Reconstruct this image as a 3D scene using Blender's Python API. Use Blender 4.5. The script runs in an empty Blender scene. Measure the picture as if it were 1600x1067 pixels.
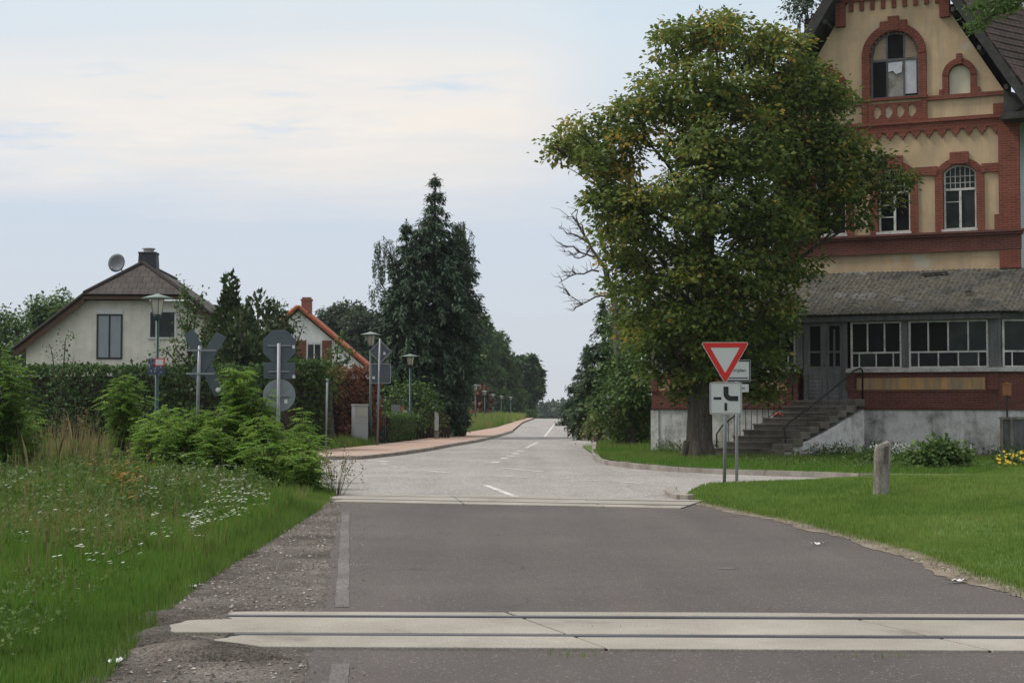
import bpy, bmesh, math, random
import numpy as np
from mathutils import Vector, Matrix
random.seed(7); RNG = np.random.default_rng(7)
S = bpy.context.scene
COL = S.collection
PI = math.pi
# ------------------------------------------------------------------ survey helpers (photo measurements -> metres)
PITCH = math.atan(101.5/2500); EYE = 1.5; F = 2500.0
def _ray(px, py):
    x = (px-800)/F; u = (533.5-py)/F
    return (x, math.cos(PITCH)-u*math.sin(PITCH), math.sin(PITCH)+u*math.cos(PITCH))
def G(px, py, z=0.0):
    r = _ray(px, py); t = (z-EYE)/r[2]; return (r[0]*t, r[1]*t)
def at(px, py, Y):
    r = _ray(px, py); t = Y/r[1]; return Vector((r[0]*t, Y, EYE+r[2]*t))
def zg(x, y):
    return 0.0 if y < 200 else -min(9.0, 0.0032*(y-200)**1.5)
# ------------------------------------------------------------------ materials
def new_mat(name):
    m = bpy.data.materials.new(name); m.use_nodes = True
    nt = m.node_tree; nt.nodes.clear()
    out = nt.nodes.new('ShaderNodeOutputMaterial')
    return m, nt, out
def N(nt, typ, **kw):
    n = nt.nodes.new(typ)
    for k, v in kw.items():
        if k in n.inputs: n.inputs[k].default_value = v
        else: setattr(n, k, v)
    return n
def ramp(nt, src, stops, interp='LINEAR'):
    r = nt.nodes.new('ShaderNodeValToRGB'); e = r.color_ramp.elements
    r.color_ramp.interpolation = interp
    while len(e) < len(stops): e.new(0.5)
    for i, (p, c) in enumerate(stops):
        e[i].position = p; e[i].color = (c[0], c[1], c[2], 1) if not isinstance(c, (int, float)) else (c, c, c, 1)
    nt.links.new(src, r.inputs[0]); return r.outputs[0]
def mixc(nt, fac, a, b, mode='MIX'):
    m = nt.nodes.new('ShaderNodeMix'); m.data_type = 'RGBA'; m.blend_type = mode
    for i, v in ((0, fac), (6, a), (7, b)):
        if isinstance(v, (int, float)): m.inputs[i].default_value = v
        elif isinstance(v, tuple): m.inputs[i].default_value = (*v[:3], 1)
        else: nt.links.new(v, m.inputs[i])
    return m.outputs[2]
def math_(nt, op, a, b=0.0, clamp=False):
    m = nt.nodes.new('ShaderNodeMath'); m.operation = op; m.use_clamp = clamp
    for i, v in ((0, a), (1, b)):
        if isinstance(v, (int, float)): m.inputs[i].default_value = v
        else: nt.links.new(v, m.inputs[i])
    return m.outputs[0]
def coords(nt, kind='Object', scale=(1, 1, 1)):
    t = nt.nodes.new('ShaderNodeTexCoord'); mp = nt.nodes.new('ShaderNodeMapping')
    mp.inputs['Scale'].default_value = scale
    nt.links.new(t.outputs[kind], mp.inputs['Vector']); return mp.outputs[0]
def noise(nt, vec, scale, detail=4, rough=0.6, out='Fac'):
    n = N(nt, 'ShaderNodeTexNoise', Scale=scale, Detail=detail, Roughness=rough)
    nt.links.new(vec, n.inputs['Vector']); return n.outputs[out]
def finish(nt, out, col, rough=0.85, bump=None, bstr=0.3, bdist=0.02, metal=0.0, spec=0.3):
    p = N(nt, 'ShaderNodeBsdfPrincipled', Roughness=rough, Metallic=metal)
    p.inputs['Specular IOR Level'].default_value = spec
    if isinstance(col, tuple): p.inputs['Base Color'].default_value = (*col[:3], 1)
    else: nt.links.new(col, p.inputs['Base Color'])
    if bump is not None:
        b = N(nt, 'ShaderNodeBump', Strength=bstr, Distance=bdist)
        nt.links.new(bump, b.inputs['Height']); nt.links.new(b.outputs[0], p.inputs['Normal'])
    nt.links.new(p.outputs[0], out.inputs[0]); return p
def plain(name, c, var=0.18, scale=6, rough=0.7, metal=0.0, bump=0.15, spec=0.3, kind='Object', stretch=(1, 1, 1)):
    m, nt, o = new_mat(name); v = coords(nt, kind, stretch)
    n = noise(nt, v, scale, 6, 0.65)
    col = ramp(nt, n, [(0.3, tuple(x*(1-var) for x in c)), (0.7, tuple(min(1, x*(1+var)) for x in c))])
    finish(nt, o, col, rough, noise(nt, v, scale*6, 3), bump, 0.01, metal, spec); return m
def multi(name, stops, scale=3, fine=60, fineamt=0.25, rough=0.9, bump=0.4, bdist=0.01, stretch=(1, 1, 1)):
    m, nt, o = new_mat(name); v = coords(nt, 'Object', stretch)
    base = ramp(nt, noise(nt, v, scale, 6, 0.62), stops)
    f = noise(nt, v, fine, 4, 0.7)
    col = mixc(nt, fineamt, base, ramp(nt, f, [(0.3, 0.0), (0.7, 1.0)]), 'OVERLAY')
    finish(nt, o, col, rough, f, bump, bdist); return m
def leaf_mat(name, stops, trans=0.3, rough=0.6, patch=0.0):
    m, nt, o = new_mat(name)
    a = N(nt, 'ShaderNodeAttribute', attribute_name='rnd')
    c = ramp(nt, a.outputs['Fac'], stops)
    p = N(nt, 'ShaderNodeBsdfPrincipled', Roughness=rough); p.inputs['Specular IOR Level'].default_value = 0.25
    nt.links.new(c, p.inputs['Base Color'])
    t = N(nt, 'ShaderNodeBsdfTranslucent'); nt.links.new(c, t.inputs[0])
    x = N(nt, 'ShaderNodeMixShader', Fac=trans)
    nt.links.new(p.outputs[0], x.inputs[1]); nt.links.new(t.outputs[0], x.inputs[2])
    nt.links.new(x.outputs[0], o.inputs[0]); return m
def brick_mat(name, c1, c2, mortar, bw=0.25, bh=0.075, dirt=0.3, kind='Object'):
    m, nt, o = new_mat(name); v = coords(nt, kind)
    sp = N(nt, 'ShaderNodeSeparateXYZ'); nt.links.new(v, sp.inputs[0])
    cb = N(nt, 'ShaderNodeCombineXYZ')
    nt.links.new(math_(nt, 'ADD', sp.outputs[0], sp.outputs[1]), cb.inputs[0]); nt.links.new(sp.outputs[2], cb.inputs[1])
    b = N(nt, 'ShaderNodeTexBrick', Scale=1.0); b.inputs['Brick Width'].default_value = bw; b.inputs['Row Height'].default_value = bh
    b.inputs['Mortar Size'].default_value = 0.008; b.inputs['Mortar Smooth'].default_value = 0.2
    b.inputs['Color1'].default_value = (*c1, 1); b.inputs['Color2'].default_value = (*c2, 1); b.inputs['Mortar'].default_value = (*mortar, 1)
    nt.links.new(cb.outputs[0], b.inputs['Vector'])
    d = ramp(nt, noise(nt, v, 1.6, 6, 0.7), [(0.35, 0.45), (0.7, 1.0)])
    col = mixc(nt, dirt, b.outputs['Color'], d, 'MULTIPLY')
    finish(nt, o, col, 0.85, b.outputs['Fac'], -0.35, 0.006); return m
M = {}
# ------------------------------------------------------------------ mesh helpers
def link(name, me, parent=None):
    o = bpy.data.objects.new(name, me); COL.objects.link(o)
    if parent is not None: o.parent = parent
    return o
def tag(o, label=None, cat=None, group=None, kind=None):
    if label: o['label'] = label
    if cat: o['category'] = cat
    if group: o['group'] = group
    if kind: o['kind'] = kind
    return o
def thing(name, label, cat, loc=(0, 0, 0), rz=0.0, group=None):
    o = bpy.data.objects.new(name, None); COL.objects.link(o); o.empty_display_size = 0.3
    o.location = loc; o.rotation_euler = (0, 0, rz); return tag(o, label, cat, group)
def copy_tree(o, parent=None):
    c = o.copy(); COL.objects.link(c)
    if parent is not None: c.parent = parent
    for ch in list(o.children): copy_tree(ch, c)
    return c
class MB:
    def __init__(s): s.v = []; s.f = []; s.m = []
    def add(s, vs, fs, mi=0):
        k = len(s.v); s.v += [tuple(v) for v in vs]; s.f += [tuple(i+k for i in f) for f in fs]; s.m += [mi]*len(fs); return s
    def box(s, c, size, mi=0, rz=0.0, M4=None):
        x, y, z = (size[0]/2, size[1]/2, size[2]/2)
        vs = [Vector((a*x, b*y, d*z)) for d in (-1, 1) for a, b in ((-1, -1), (1, -1), (1, 1), (-1, 1))]
        if rz: R = Matrix.Rotation(rz, 3, 'Z'); vs = [R @ v for v in vs]
        if M4 is not None: vs = [M4 @ v for v in vs]
        vs = [v+Vector(c) for v in vs]
        return s.add(vs, [(3, 2, 1, 0), (4, 5, 6, 7), (0, 1, 5, 4), (1, 2, 6, 5), (2, 3, 7, 6), (3, 0, 4, 7)], mi)
    def b2(s, x0, x1, y0, y1, z0, z1, mi=0):
        return s.box(((x0+x1)/2, (y0+y1)/2, (z0+z1)/2), (abs(x1-x0), abs(y1-y0), abs(z1-z0)), mi)
    def prism(s, poly, y0, y1, mi=0, axis='y'):
        # poly in (x,z), extruded along y;  axis 'z': poly in (x,y), extruded along z
        n = len(poly)
        ar = sum(poly[i][0]*poly[(i+1) % n][1]-poly[(i+1) % n][0]*poly[i][1] for i in range(n))
        if ar < 0: poly = poly[::-1]
        if axis == 'y': a = [(p[0], y0, p[1]) for p in poly]; b = [(p[0], y1, p[1]) for p in poly]; flip = False
        else: a = [(p[0], p[1], y0) for p in poly]; b = [(p[0], p[1], y1) for p in poly]; flip = True
        fs = [tuple(range(n)), tuple(range(2*n-1, n-1, -1))]+[(i+n, (i+1) % n+n, (i+1) % n, i) for i in range(n)]
        if flip: fs = [f[::-1] for f in fs]
        return s.add(a+b, fs, mi)
    def ring(s, outer, inner, y0, y1, mi=0):
        # open/closed band between two equal-length (x,z) outlines
        n = len(outer); a = [(p[0], y0, p[1]) for p in outer]+[(p[0], y0, p[1]) for p in inner]
        b = [(p[0], y1, p[1]) for p in outer]+[(p[0], y1, p[1]) for p in inner]; fs = []
        for i in range(n-1):
            fs += [(i, i+1, n+i+1, n+i), (2*n+i, 3*n+i, 3*n+i+1, 2*n+i+1), (i, 2*n+i, 2*n+i+1, i+1), (n+i, n+i+1, 3*n+i+1, 3*n+i)]
        fs += [(0, n, 3*n, 2*n), (n-1, 3*n-1, 4*n-1, 2*n-1)]
        return s.add(a+b, fs, mi)
    def tube(s, pts, radii, n=8, mi=0, cap=True):
        pts = [Vector(p) for p in pts]
        if isinstance(radii, (int, float)): radii = [radii]*len(pts)
        k = len(s.v); prev = None; vs = []
        for i, p in enumerate(pts):
            d = (pts[min(i+1, len(pts)-1)]-pts[max(i-1, 0)])
            d = d.normalized() if d.length > 1e-9 else Vector((0, 0, 1))
            if prev is None: a = d.orthogonal().normalized()
            else:
                a = prev-d*prev.dot(d); a = a.normalized() if a.length > 1e-6 else d.orthogonal().normalized()
            prev = a; b = d.cross(a)
            for j in range(n):
                t = 2*PI*j/n; vs.append(p+(a*math.cos(t)+b*math.sin(t))*radii[i])
        fs = [(i*n+j, i*n+(j+1) % n, (i+1)*n+(j+1) % n, (i+1)*n+j) for i in range(len(pts)-1) for j in range(n)]
        if cap: fs += [tuple(range(n-1, -1, -1)), tuple((len(pts)-1)*n+j for j in range(n))]
        return s.add(vs, fs, mi)
    def lathe(s, prof, c=(0, 0, 0), n=16, mi=0):
        vs = [(c[0]+r*math.cos(2*PI*j/n), c[1]+r*math.sin(2*PI*j/n), c[2]+z) for r, z in prof for j in range(n)]
        fs = [(i*n+j, i*n+(j+1) % n, (i+1)*n+(j+1) % n, (i+1)*n+j) for i in range(len(prof)-1) for j in range(n)]
        fs += [tuple(range(n-1, -1, -1)), tuple((len(prof)-1)*n+j for j in range(n))]
        return s.add(vs, fs, mi)
    def build(s, name, mats, parent=None, smooth=False, bevel=0.0):
        me = bpy.data.meshes.new(name); me.from_pydata(s.v, [], s.f)
        for m in (mats if isinstance(mats, (list, tuple)) else [mats]): me.materials.append(m)
        if max(s.m, default=0) > 0: me.polygons.foreach_set('material_index', s.m)
        if smooth: me.polygons.foreach_set('use_smooth', [True]*len(me.polygons))
        me.update(); o = link(name, me, parent)
        if bevel > 0:
            b = o.modifiers.new('bevel', 'BEVEL'); b.width = bevel; b.segments = 2; b.limit_method = 'ANGLE'
        return o
def nmesh(name, V, nper, mats, rnd=None, parent=None, mi=None, smooth=False):
    """V (n*nper,3): n faces with nper own vertices each"""
    V = np.ascontiguousarray(V, dtype=np.float32); nv = len(V); nf = nv//nper
    me = bpy.data.meshes.new(name); me.vertices.add(nv); me.loops.add(nv); me.polygons.add(nf)
    me.vertices.foreach_set('co', V.ravel()); me.loops.foreach_set('vertex_index', np.arange(nv, dtype=np.int32))
    me.polygons.foreach_set('loop_start', np.arange(0, nv, nper, dtype=np.int32))
    for m in (mats if isinstance(mats, (list, tuple)) else [mats]): me.materials.append(m)
    if mi is not None: me.polygons.foreach_set('material_index', np.asarray(mi, dtype=np.int32))
    me.update(calc_edges=True)
    if rnd is not None:
        at_ = me.attributes.new('rnd', 'FLOAT', 'FACE'); at_.data.foreach_set('value', np.asarray(rnd, dtype=np.float32))
    return link(name, me, parent)
def unit(a): return a/np.maximum(np.linalg.norm(a, axis=-1, keepdims=True), 1e-9)
def leaves(P, A, Nn, L, W, fold=0.15):
    """diamond leaves: base point P, axis A, face normal hint Nn"""
    A = unit(A); Sd = unit(np.cross(A, Nn)); Nr = np.cross(Sd, A)
    L = np.asarray(L).reshape(-1, 1); W = np.asarray(W).reshape(-1, 1)
    mid = P+A*L*0.45
    V = np.stack([P, mid+Sd*W*0.5+Nr*W*fold, P+A*L-Nr*L*0.12, mid-Sd*W*0.5+Nr*W*fold], axis=1)
    return V.reshape(-1, 3)
def rdir(n): return unit(RNG.normal(size=(n, 3)))
def blob_leaves(blobs, per_m2=9, clump_r=0.38, nleaf=55, lsize=0.13, fill=0.5, flat=0.75):
    """blobs [(x,y,z,r)] -> leaf vertices, rnd values, clump centres"""
    Vs, Rs, Cs = [], [], []
    for (x, y, z, r) in blobs:
        n = max(4, int(per_m2*r*r*4))
        d = rdir(n); rad = r*(fill+(1-fill)*RNG.random((n, 1))**0.6)
        c = np.array([[x, y, z]])+d*rad*np.array([[1, 1, 0.9]])
        Cs.append(c)
        k = RNG.integers(int(nleaf*0.5), int(nleaf*1.4)+1, n)
        idx = np.repeat(np.arange(n), k); m = len(idx)
        off = RNG.normal(size=(m, 3))*clump_r*0.5*np.array([[1, 1, flat]])
        P = c[idx]+off
        up = np.array([[0, 0, 1.0]])
        A = unit(off*1.2+rdir(m)*clump_r*0.5-up*clump_r*0.15)
        Nn = unit(up*1.0+d[idx]*0.5+rdir(m)*0.75)
        L = lsize*(0.6+0.8*RNG.random(m))
        Vs.append(leaves(P, A, Nn, L, L*0.72))
        cl = RNG.normal(size=n)*0.2
        Rs.append(np.clip(0.45+cl[idx]+RNG.normal(size=m)*0.16, 0, 1))
    return np.concatenate(Vs), np.concatenate(Rs), np.concatenate(Cs)
def wob(p, q, n, amp, rnd=random):
    p, q = Vector(p), Vector(q); L = (q-p).length; out = []
    for i in range(n+1):
        t = i/n; j = 0 if i in (0, n) else amp*L
        out.append(p.lerp(q, t)+Vector((rnd.uniform(-j, j), rnd.uniform(-j, j), rnd.uniform(-j, j))))
    return out
def limb_mesh(mb, trunk_pts, trunk_r, blobs, twigs=None, limb_r=0.09, start=0.35):
    mb.tube(trunk_pts, trunk_r, 12)
    tp = [Vector(p) for p in trunk_pts]; zt = [p.z for p in tp]
    for (x, y, z, r) in blobs:
        q = Vector((x, y, z)); zz = max(zt[0]+(zt[-1]-zt[0])*start, min(zt[-1]*0.98, z-0.75*math.hypot(x-tp[-1].x, y-tp[-1].y)-0.3))
        i = max(k for k in range(len(tp)) if zt[k] <= zz+1e-6) if zz > zt[0] else 0
        i = min(i, len(tp)-2); t = (zz-zt[i])/max(1e-6, zt[i+1]-zt[i]); b = tp[i].lerp(tp[i+1], max(0, min(1, t)))
        r0 = min(limb_r, 0.5*trunk_r[min(i, len(trunk_r)-1)]+0.02)
        pts = wob(b, q, 5, 0.045); mb.tube(pts, [r0*(1-0.16*k) for k in range(6)], 7)
        for _ in range(5):
            e = q+Vector((random.gauss(0, 1), random.gauss(0, 1), random.gauss(0.2, 0.8))).normalized()*r*0.9
            mb.tube(wob(pts[3].lerp(pts[5], random.random()), e, 3, 0.06), [r0*0.3, r0*0.22, r0*0.15, r0*0.07], 5)
def leafy_tree(name, label, cat, base, blobs, mat, bark, group=None, trunk_r=0.2, trunk_top=None, **kw):
    """blobs in world coords"""
    t = thing(name, label, cat, base, 0, group); b0 = Vector(base)
    bl = [(x-b0.x, y-b0.y, z-b0.z, r) for x, y, z, r in blobs]
    V, R, C = blob_leaves(bl, **kw)
    nmesh('crown', V, 4, mat, R, t)
    mb = MB(); top = trunk_top or max(b[2] for b in bl)*0.8
    cx = sum(b[0] for b in bl)/len(bl); cy = sum(b[1] for b in bl)/len(bl)
    pts = [Vector((cx*k*k*0.6+random.uniform(-.05, .05), cy*k*k*0.6, top*k)) for k in (0, .04, .15, .3, .5, .7, .85, 1)]
    pts[0] = Vector((0, 0, -0.1))
    rr = [trunk_r*q for q in (1.35, 1.12, 1, .92, .75, .55, .38, .15)]
    limb_mesh(mb, pts, rr, bl[::max(1, len(bl)//14)], limb_r=trunk_r*0.42); mb.build('trunk', bark, t, True)
    return t
def pblobs(lst, Y, depth=1.0):
    s = F/Y; out = []
    for px, py, r in lst:
        Yk = Y+random.uniform(-depth, depth); p = at(px, py, Yk); out.append((p.x, p.y, p.z, r/s))
    return out
def spruce(name, label, base, height, prof, mat, bark, cones=None, dens=1.0, group=None, trunk_r=0.2, low=0.06):
    """prof: [(fraction of height, radius)]"""
    t = thing(name, label, 'conifer', base, 0, group)
    hs = [p[0] for p in prof]; rs = [p[1] for p in prof]; Vs = []; Rs = []; mb = MB()
    mb.tube([(0, 0, -.1), (0, 0, .1), (0, 0, height*.3), (0, 0, height*.7), (0, 0, height*.98)], [trunk_r*1.3, trunk_r, trunk_r*.8, trunk_r*.4, .02], 10)
    nw = int(height*3.2); cn = []
    for w in range(nw):
        h = low+(1-low)*(w+random.random())/nw; R0 = np.interp(h, hs, rs)
        nb = max(5, int((6+R0*4)*dens))
        for b in range(nb):
            az = random.uniform(0, 2*PI); R = R0*random.uniform(0.5, 1.18); z0 = h*height
            d = np.array([math.cos(az), math.sin(az), 0.0]); droop = random.uniform(0.1, 0.8)*R
            k = max(4, int(R*9))
            tt = np.linspace(0.18, 1, k)[:, None]
            path = np.array([[0, 0, z0]])+d*R*tt+np.array([[0, 0, 1.0]])*(0.18*R*tt-(droop+0.16*R)*tt**2+0.16*R*np.clip(tt-.75, 0, 1)*1.4)
            if b % 3 == 0: mb.tube([tuple(path[i]) for i in (0, k//2, k-1)], [.02+.012*R, .014+.006*R, .005], 4, cap=False)
            m = 7; idx = np.repeat(np.arange(k), m); P = path[idx]+RNG.normal(size=(k*m, 3))*0.075
            sd = np.array([-d[1], d[0], 0.0]); sg = RNG.choice([-1, 1], (k*m, 1))
            A = d*0.75+sd*sg*RNG.uniform(0.2, 1.0, (k*m, 1))+np.array([[0, 0, 1.0]])*RNG.uniform(-1.3, 0.25, (k*m, 1))
            L = RNG.uniform(0.16, 0.36, k*m)*(0.55+0.45*min(1, R)); Nn = unit(np.array([[0, 0, 1.0]])+rdir(k*m)*0.6)
            Vs.append(leaves(P, A, Nn, L, L*0.34)); Rs.append(np.clip(0.35+0.3*random.random()+RNG.normal(size=k*m)*0.15+0.15*(tt[idx][:, 0]-0.5), 0, 1))
            if cones and h > cones[0] and random.random() < cones[1]: cn.append(path[-1])
    k = 40; zz = RNG.uniform(0.93, 1.0, k)*height; P = np.stack([np.zeros(k), np.zeros(k), zz], 1)
    Vs.append(leaves(P, rdir(k)*0.7+np.array([[0, 0, .8]]), rdir(k), np.full(k, .2), np.full(k, .05))); Rs.append(np.full(k, .5))
    nmesh('crown', np.concatenate(Vs), 4, mat, np.concatenate(Rs), t); mb.build('trunk', bark, t, True)
    if cn:
        cm = MB()
        for c in cn:
            for _ in range(2):
                q = Vector(c)+Vector((random.uniform(-.08, .08), random.uniform(-.08, .08), random.uniform(-.03, .1)))
                cm.tube([q, q-Vector((0, 0, .07)), q-Vector((0, 0, .15))], [.015, .035, .012], 6)
        o = cm.build('cones', M['cone'], t, True); o['kind'] = 'stuff'
    return t
def vnoise(x, y, seed=0, octaves=3):
    o = 0; amp = 1.0; tot = 0
    for k in range(octaves):
        f = 2.0**k; X = x*f+17.3*k+seed*3.1; Y = y*f-9.1*k+seed*7.7; xi = np.floor(X).astype(np.int64); yi = np.floor(Y).astype(np.int64); fx = X-xi; fy = Y-yi; fx = fx*fx*(3-2*fx); fy = fy*fy*(3-2*fy)
        def h(a, b): v = np.sin(a*127.1+b*311.7+seed*13.7)*43758.5453; return v-np.floor(v)
        o = o+amp*((h(xi, yi)*(1-fx)+h(xi+1, yi)*fx)*(1-fy)+(h(xi, yi+1)*(1-fx)+h(xi+1, yi+1)*fx)*fy); tot += amp; amp *= .55
    return o/tot*2-1
def inpoly(P, poly):
    x, y = P[:, 0], P[:, 1]; r = np.zeros(len(P), bool); n = len(poly)
    for i in range(n):
        x1, y1 = poly[i]; x2, y2 = poly[(i+1) % n]
        c = ((y1 > y) != (y2 > y)) & (x < (x2-x1)*(y-y1)/(y2-y1+1e-12)+x1); r ^= c
    return r
def sample(poly, n):
    p = np.array(poly); lo, hi = p.min(0), p.max(0); out = np.zeros((0, 2))
    while len(out) < n:
        q = RNG.uniform(lo, hi, (n*2, 2)); out = np.concatenate([out, q[inpoly(q, poly)]])
    return out[:n]
def blades(P3, h, w, lean=0.35):
    n = len(P3); h = np.asarray(h).reshape(-1, 1); w = np.asarray(w).reshape(-1, 1)
    az = RNG.uniform(0, 2*PI, n); sd = np.stack([np.cos(az), np.sin(az), np.zeros(n)], 1)
    ld = rdir(n)*np.array([[1, 1, 0]]); up = np.array([[0, 0, 1.0]]); ln = RNG.uniform(0.05, lean, (n, 1))
    mid = P3+up*h*0.55+ld*h*ln*0.35; tip = P3+up*h*(1-ln*0.4)+ld*h*ln
    V = np.stack([P3-sd*w*.5, P3+sd*w*.5, mid+sd*w*.35, tip, mid-sd*w*.35], axis=1)
    return V.reshape(-1, 3)
def sheet(name, poly, z, mat, kind='structure', sub=None):
    """flat polygon (x,y) as a sheet at height z"""
    bm = bmesh.new(); vs = [bm.verts.new((x, y, z+zg(x, y))) for x, y in poly]; f = bm.faces.new(vs)
    bmesh.ops.triangulate(bm, faces=[f]); bm.normal_update()
    for f in bm.faces:
        if f.normal.z < 0: f.normal_flip()
    me = bpy.data.meshes.new(name); bm.to_mesh(me); bm.free(); me.materials.append(mat)
    o = link(name, me)
    if kind: o['kind'] = kind
    return o
def strip_rows(name, rows, mat, z=0.0, parent=None, kind='structure'):
    """rows [(y,x0,x1)]"""
    v = []; f = []
    for y, a, b in rows: v += [(a, y, z+zg(a, y)), (b, y, z+zg(b, y))]
    for i in range(len(rows)-1): f.append((2*i, 2*i+1, 2*i+3, 2*i+2))
    me = bpy.data.meshes.new(name); me.from_pydata(v, [], f); me.materials.append(mat); me.update()
    o = link(name, me, parent)
    if kind: o['kind'] = kind
    return o
def ragged(pts, step=0.25, amp=0.04):
    out = []
    for i in range(len(pts)-1):
        a, b = Vector(pts[i]), Vector(pts[i+1]); n = max(1, int((b-a).length/step)); d = (b-a).normalized(); q = Vector((-d.y, d.x))
        for k in range(n):
            p = a.lerp(b, k/n); o = 0 if k == 0 and i == 0 else random.uniform(-amp, amp); out.append((p.x+q.x*o, p.y+q.y*o))
    out.append(tuple(pts[-1])); return out
def kerb(mb, pts, w=0.14, h=0.1, z0=-0.05):
    for i in range(len(pts)-1):
        a, b = Vector(pts[i]), Vector(pts[i+1]); L = (b-a).length; n = max(1, round(L/1.0)); d = (b-a)/n
        for k in range(n):
            c = a+d*(k+.5); hh = h+random.uniform(-.008, .008)
            mb.box((c.x, c.y, (z0+hh)/2+zg(c.x, c.y)), (d.length-0.012, w, hh-z0), 0, math.atan2(d.y, d.x))
def text_obj(name, s, size, mat, parent, loc, rot, ext=0.002, align='CENTER'):
    cu = bpy.data.curves.new(name, 'FONT'); cu.body = s; cu.size = size; cu.extrude = ext; cu.align_x = align; cu.align_y = 'CENTER'
    tmp = bpy.data.objects.new(name, cu); COL.objects.link(tmp)
    me = bpy.data.meshes.new_from_object(tmp.evaluated_get(bpy.context.evaluated_depsgraph_get())); bpy.data.objects.remove(tmp)
    me.materials.clear(); me.materials.append(mat); me.name = name
    o = link(name, me, parent); o.location = loc; o.rotation_euler = rot; return o
# ------------------------------------------------------------------ materials used
def asphalt(name, c0, c1, speck, stones, fine=140):
    m, nt, o = new_mat(name); v = coords(nt)
    big = noise(nt, v, 0.35, 6, 0.65); col = ramp(nt, big, [(0.34, c0), (0.66, c1)])
    v2 = coords(nt, 'Object', (1, 0.06, 1)); tr = noise(nt, v2, 1.1, 4, 0.6)
    col = mixc(nt, 0.35, col, ramp(nt, tr, [(0.35, 0.35), (0.65, 0.65)]), 'OVERLAY')
    f = noise(nt, v, fine, 3, 0.75); col = mixc(nt, 0.55, col, ramp(nt, f, [(0.32, 0.05), (0.68, 0.95)]), 'OVERLAY')
    col = mixc(nt, .5, col, ramp(nt, noise(nt, v, 38, 5, .8), [(.3, .12), (.7, .88)]), 'OVERLAY')
    vo = N(nt, 'ShaderNodeTexVoronoi', Scale=fine*0.45); nt.links.new(v, vo.inputs['Vector'])
    sp = N(nt, 'ShaderNodeSeparateColor'); nt.links.new(vo.outputs['Color'], sp.inputs[0])
    col = mixc(nt, ramp(nt, sp.outputs[0], [(1-stones, 0.0), (1-stones+.02, 0.75)]), col, speck)
    # hairline cracks
    w = N(nt, 'ShaderNodeTexVoronoi', Scale=0.45, feature='DISTANCE_TO_EDGE')
    wv = nt.nodes.new('ShaderNodeVectorMath'); wv.operation = 'ADD'; nt.links.new(v, wv.inputs[0])
    wn = N(nt, 'ShaderNodeTexNoise', Scale=1.3, Detail=5.0); nt.links.new(v, wn.inputs['Vector']); nt.links.new(wn.outputs['Color'], wv.inputs[1])
    nt.links.new(wv.outputs[0], w.inputs['Vector'])
    cr = math_(nt, 'MULTIPLY', ramp(nt, w.outputs['Distance'], [(0.0, 1.0), (0.008, 0.0)]), ramp(nt, noise(nt, v, 0.25, 2), [(0.46, 0.0), (0.56, 0.75)]))
    col = mixc(nt, cr, col, tuple(x*0.45 for x in c0))
    finish(nt, o, col, 0.88, f, 0.5, 0.008); return m
M['asphalt'] = asphalt('dark_asphalt', (.076, .063, .058), (.098, .083, .077), (.26, .24, .22), 0.03, 190)
M['old_asphalt'] = asphalt('worn_light_asphalt', (.215, .196, .18), (.285, .263, .244), (.48, .45, .42), 0.14, 70)
M['gravel'] = multi('gravel_dirt', [(.36, (.055, .044, .036)), (.48, (.112, .095, .080)), (.66, (.185, .163, .14))], 0.9, 55, 0.8, 0.95, 0.9, 0.03)
M['dirt'] = multi('sandy_dirt', [(.3, (.10, .075, .05)), (.55, (.19, .15, .11)), (.75, (.26, .22, .17))], 2.5, 50, 0.6)
M['soil'] = multi('soil_under_grass', [(.3, (.030, .042, .014)), (.6, (.05, .085, .02)), (.8, (.075, .07, .03))], 0.8, 30, 0.5)
M['lawn'] = multi('lawn_turf', [(.3, (.06, .10, .02)), (.6, (.085, .15, .03)), (.8, (.12, .145, .045))], 0.9, 40, 0.4)
M['concrete'] = multi('crossing_concrete', [(.28, (.135, .117, .095)), (.42, (.25, .225, .19)), (.7, (.33, .302, .262))], 0.9, 90, 0.35, 0.9, 0.25)
M['kerb'] = multi('kerb_concrete', [(.3, (.17, .15, .13)), (.7, (.32, .29, .25))], 2.0, 60, 0.4)
M['steel'] = plain('rail_steel', (.10, .10, .115), .4, 3, .38, 0.8, .1, .5, stretch=(.3, 3, 3))
M['groove'] = plain('flangeway_dark', (.022, .018, .015), .3, 8, .95)  # near-black colour that shows in the slots beside the rails
M['paint'] = multi('worn_road_paint', [(.33, (.30, .28, .26)), (.5, (.50, .48, .45)), (.7, (.62, .60, .57))], 1.6, 45, 0.7, 0.8, 0.2)
M['paint_faded'] = multi('faded_edge_paint', [(.40, (.098, .086, .080)), (.60, (.135, .122, .115)), (.80, (.19, .178, .168))], 0.9, 60, 0.75, 0.85, 0.2)
def paver_mat():
    m, nt, o = new_mat('red_pavers'); v = coords(nt)
    b = N(nt, 'ShaderNodeTexBrick', Scale=1.0); b.inputs['Brick Width'].default_value = .2; b.inputs['Row Height'].default_value = .1
    b.inputs['Mortar Size'].default_value = .006; b.inputs['Color1'].default_value = (.34, .205, .16, 1); b.inputs['Color2'].default_value = (.42, .27, .21, 1); b.inputs['Mortar'].default_value = (.22, .19, .15, 1)
    nt.links.new(v, b.inputs['Vector'])
    col = mixc(nt, ramp(nt, noise(nt, v, .5, 5), [(.4, 0.0), (.65, .6)]), b.outputs[0], (.36, .31, .25))
    finish(nt, o, col, .9, b.outputs['Fac'], -.3, .004); return m
M['paver'] = paver_mat()
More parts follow.
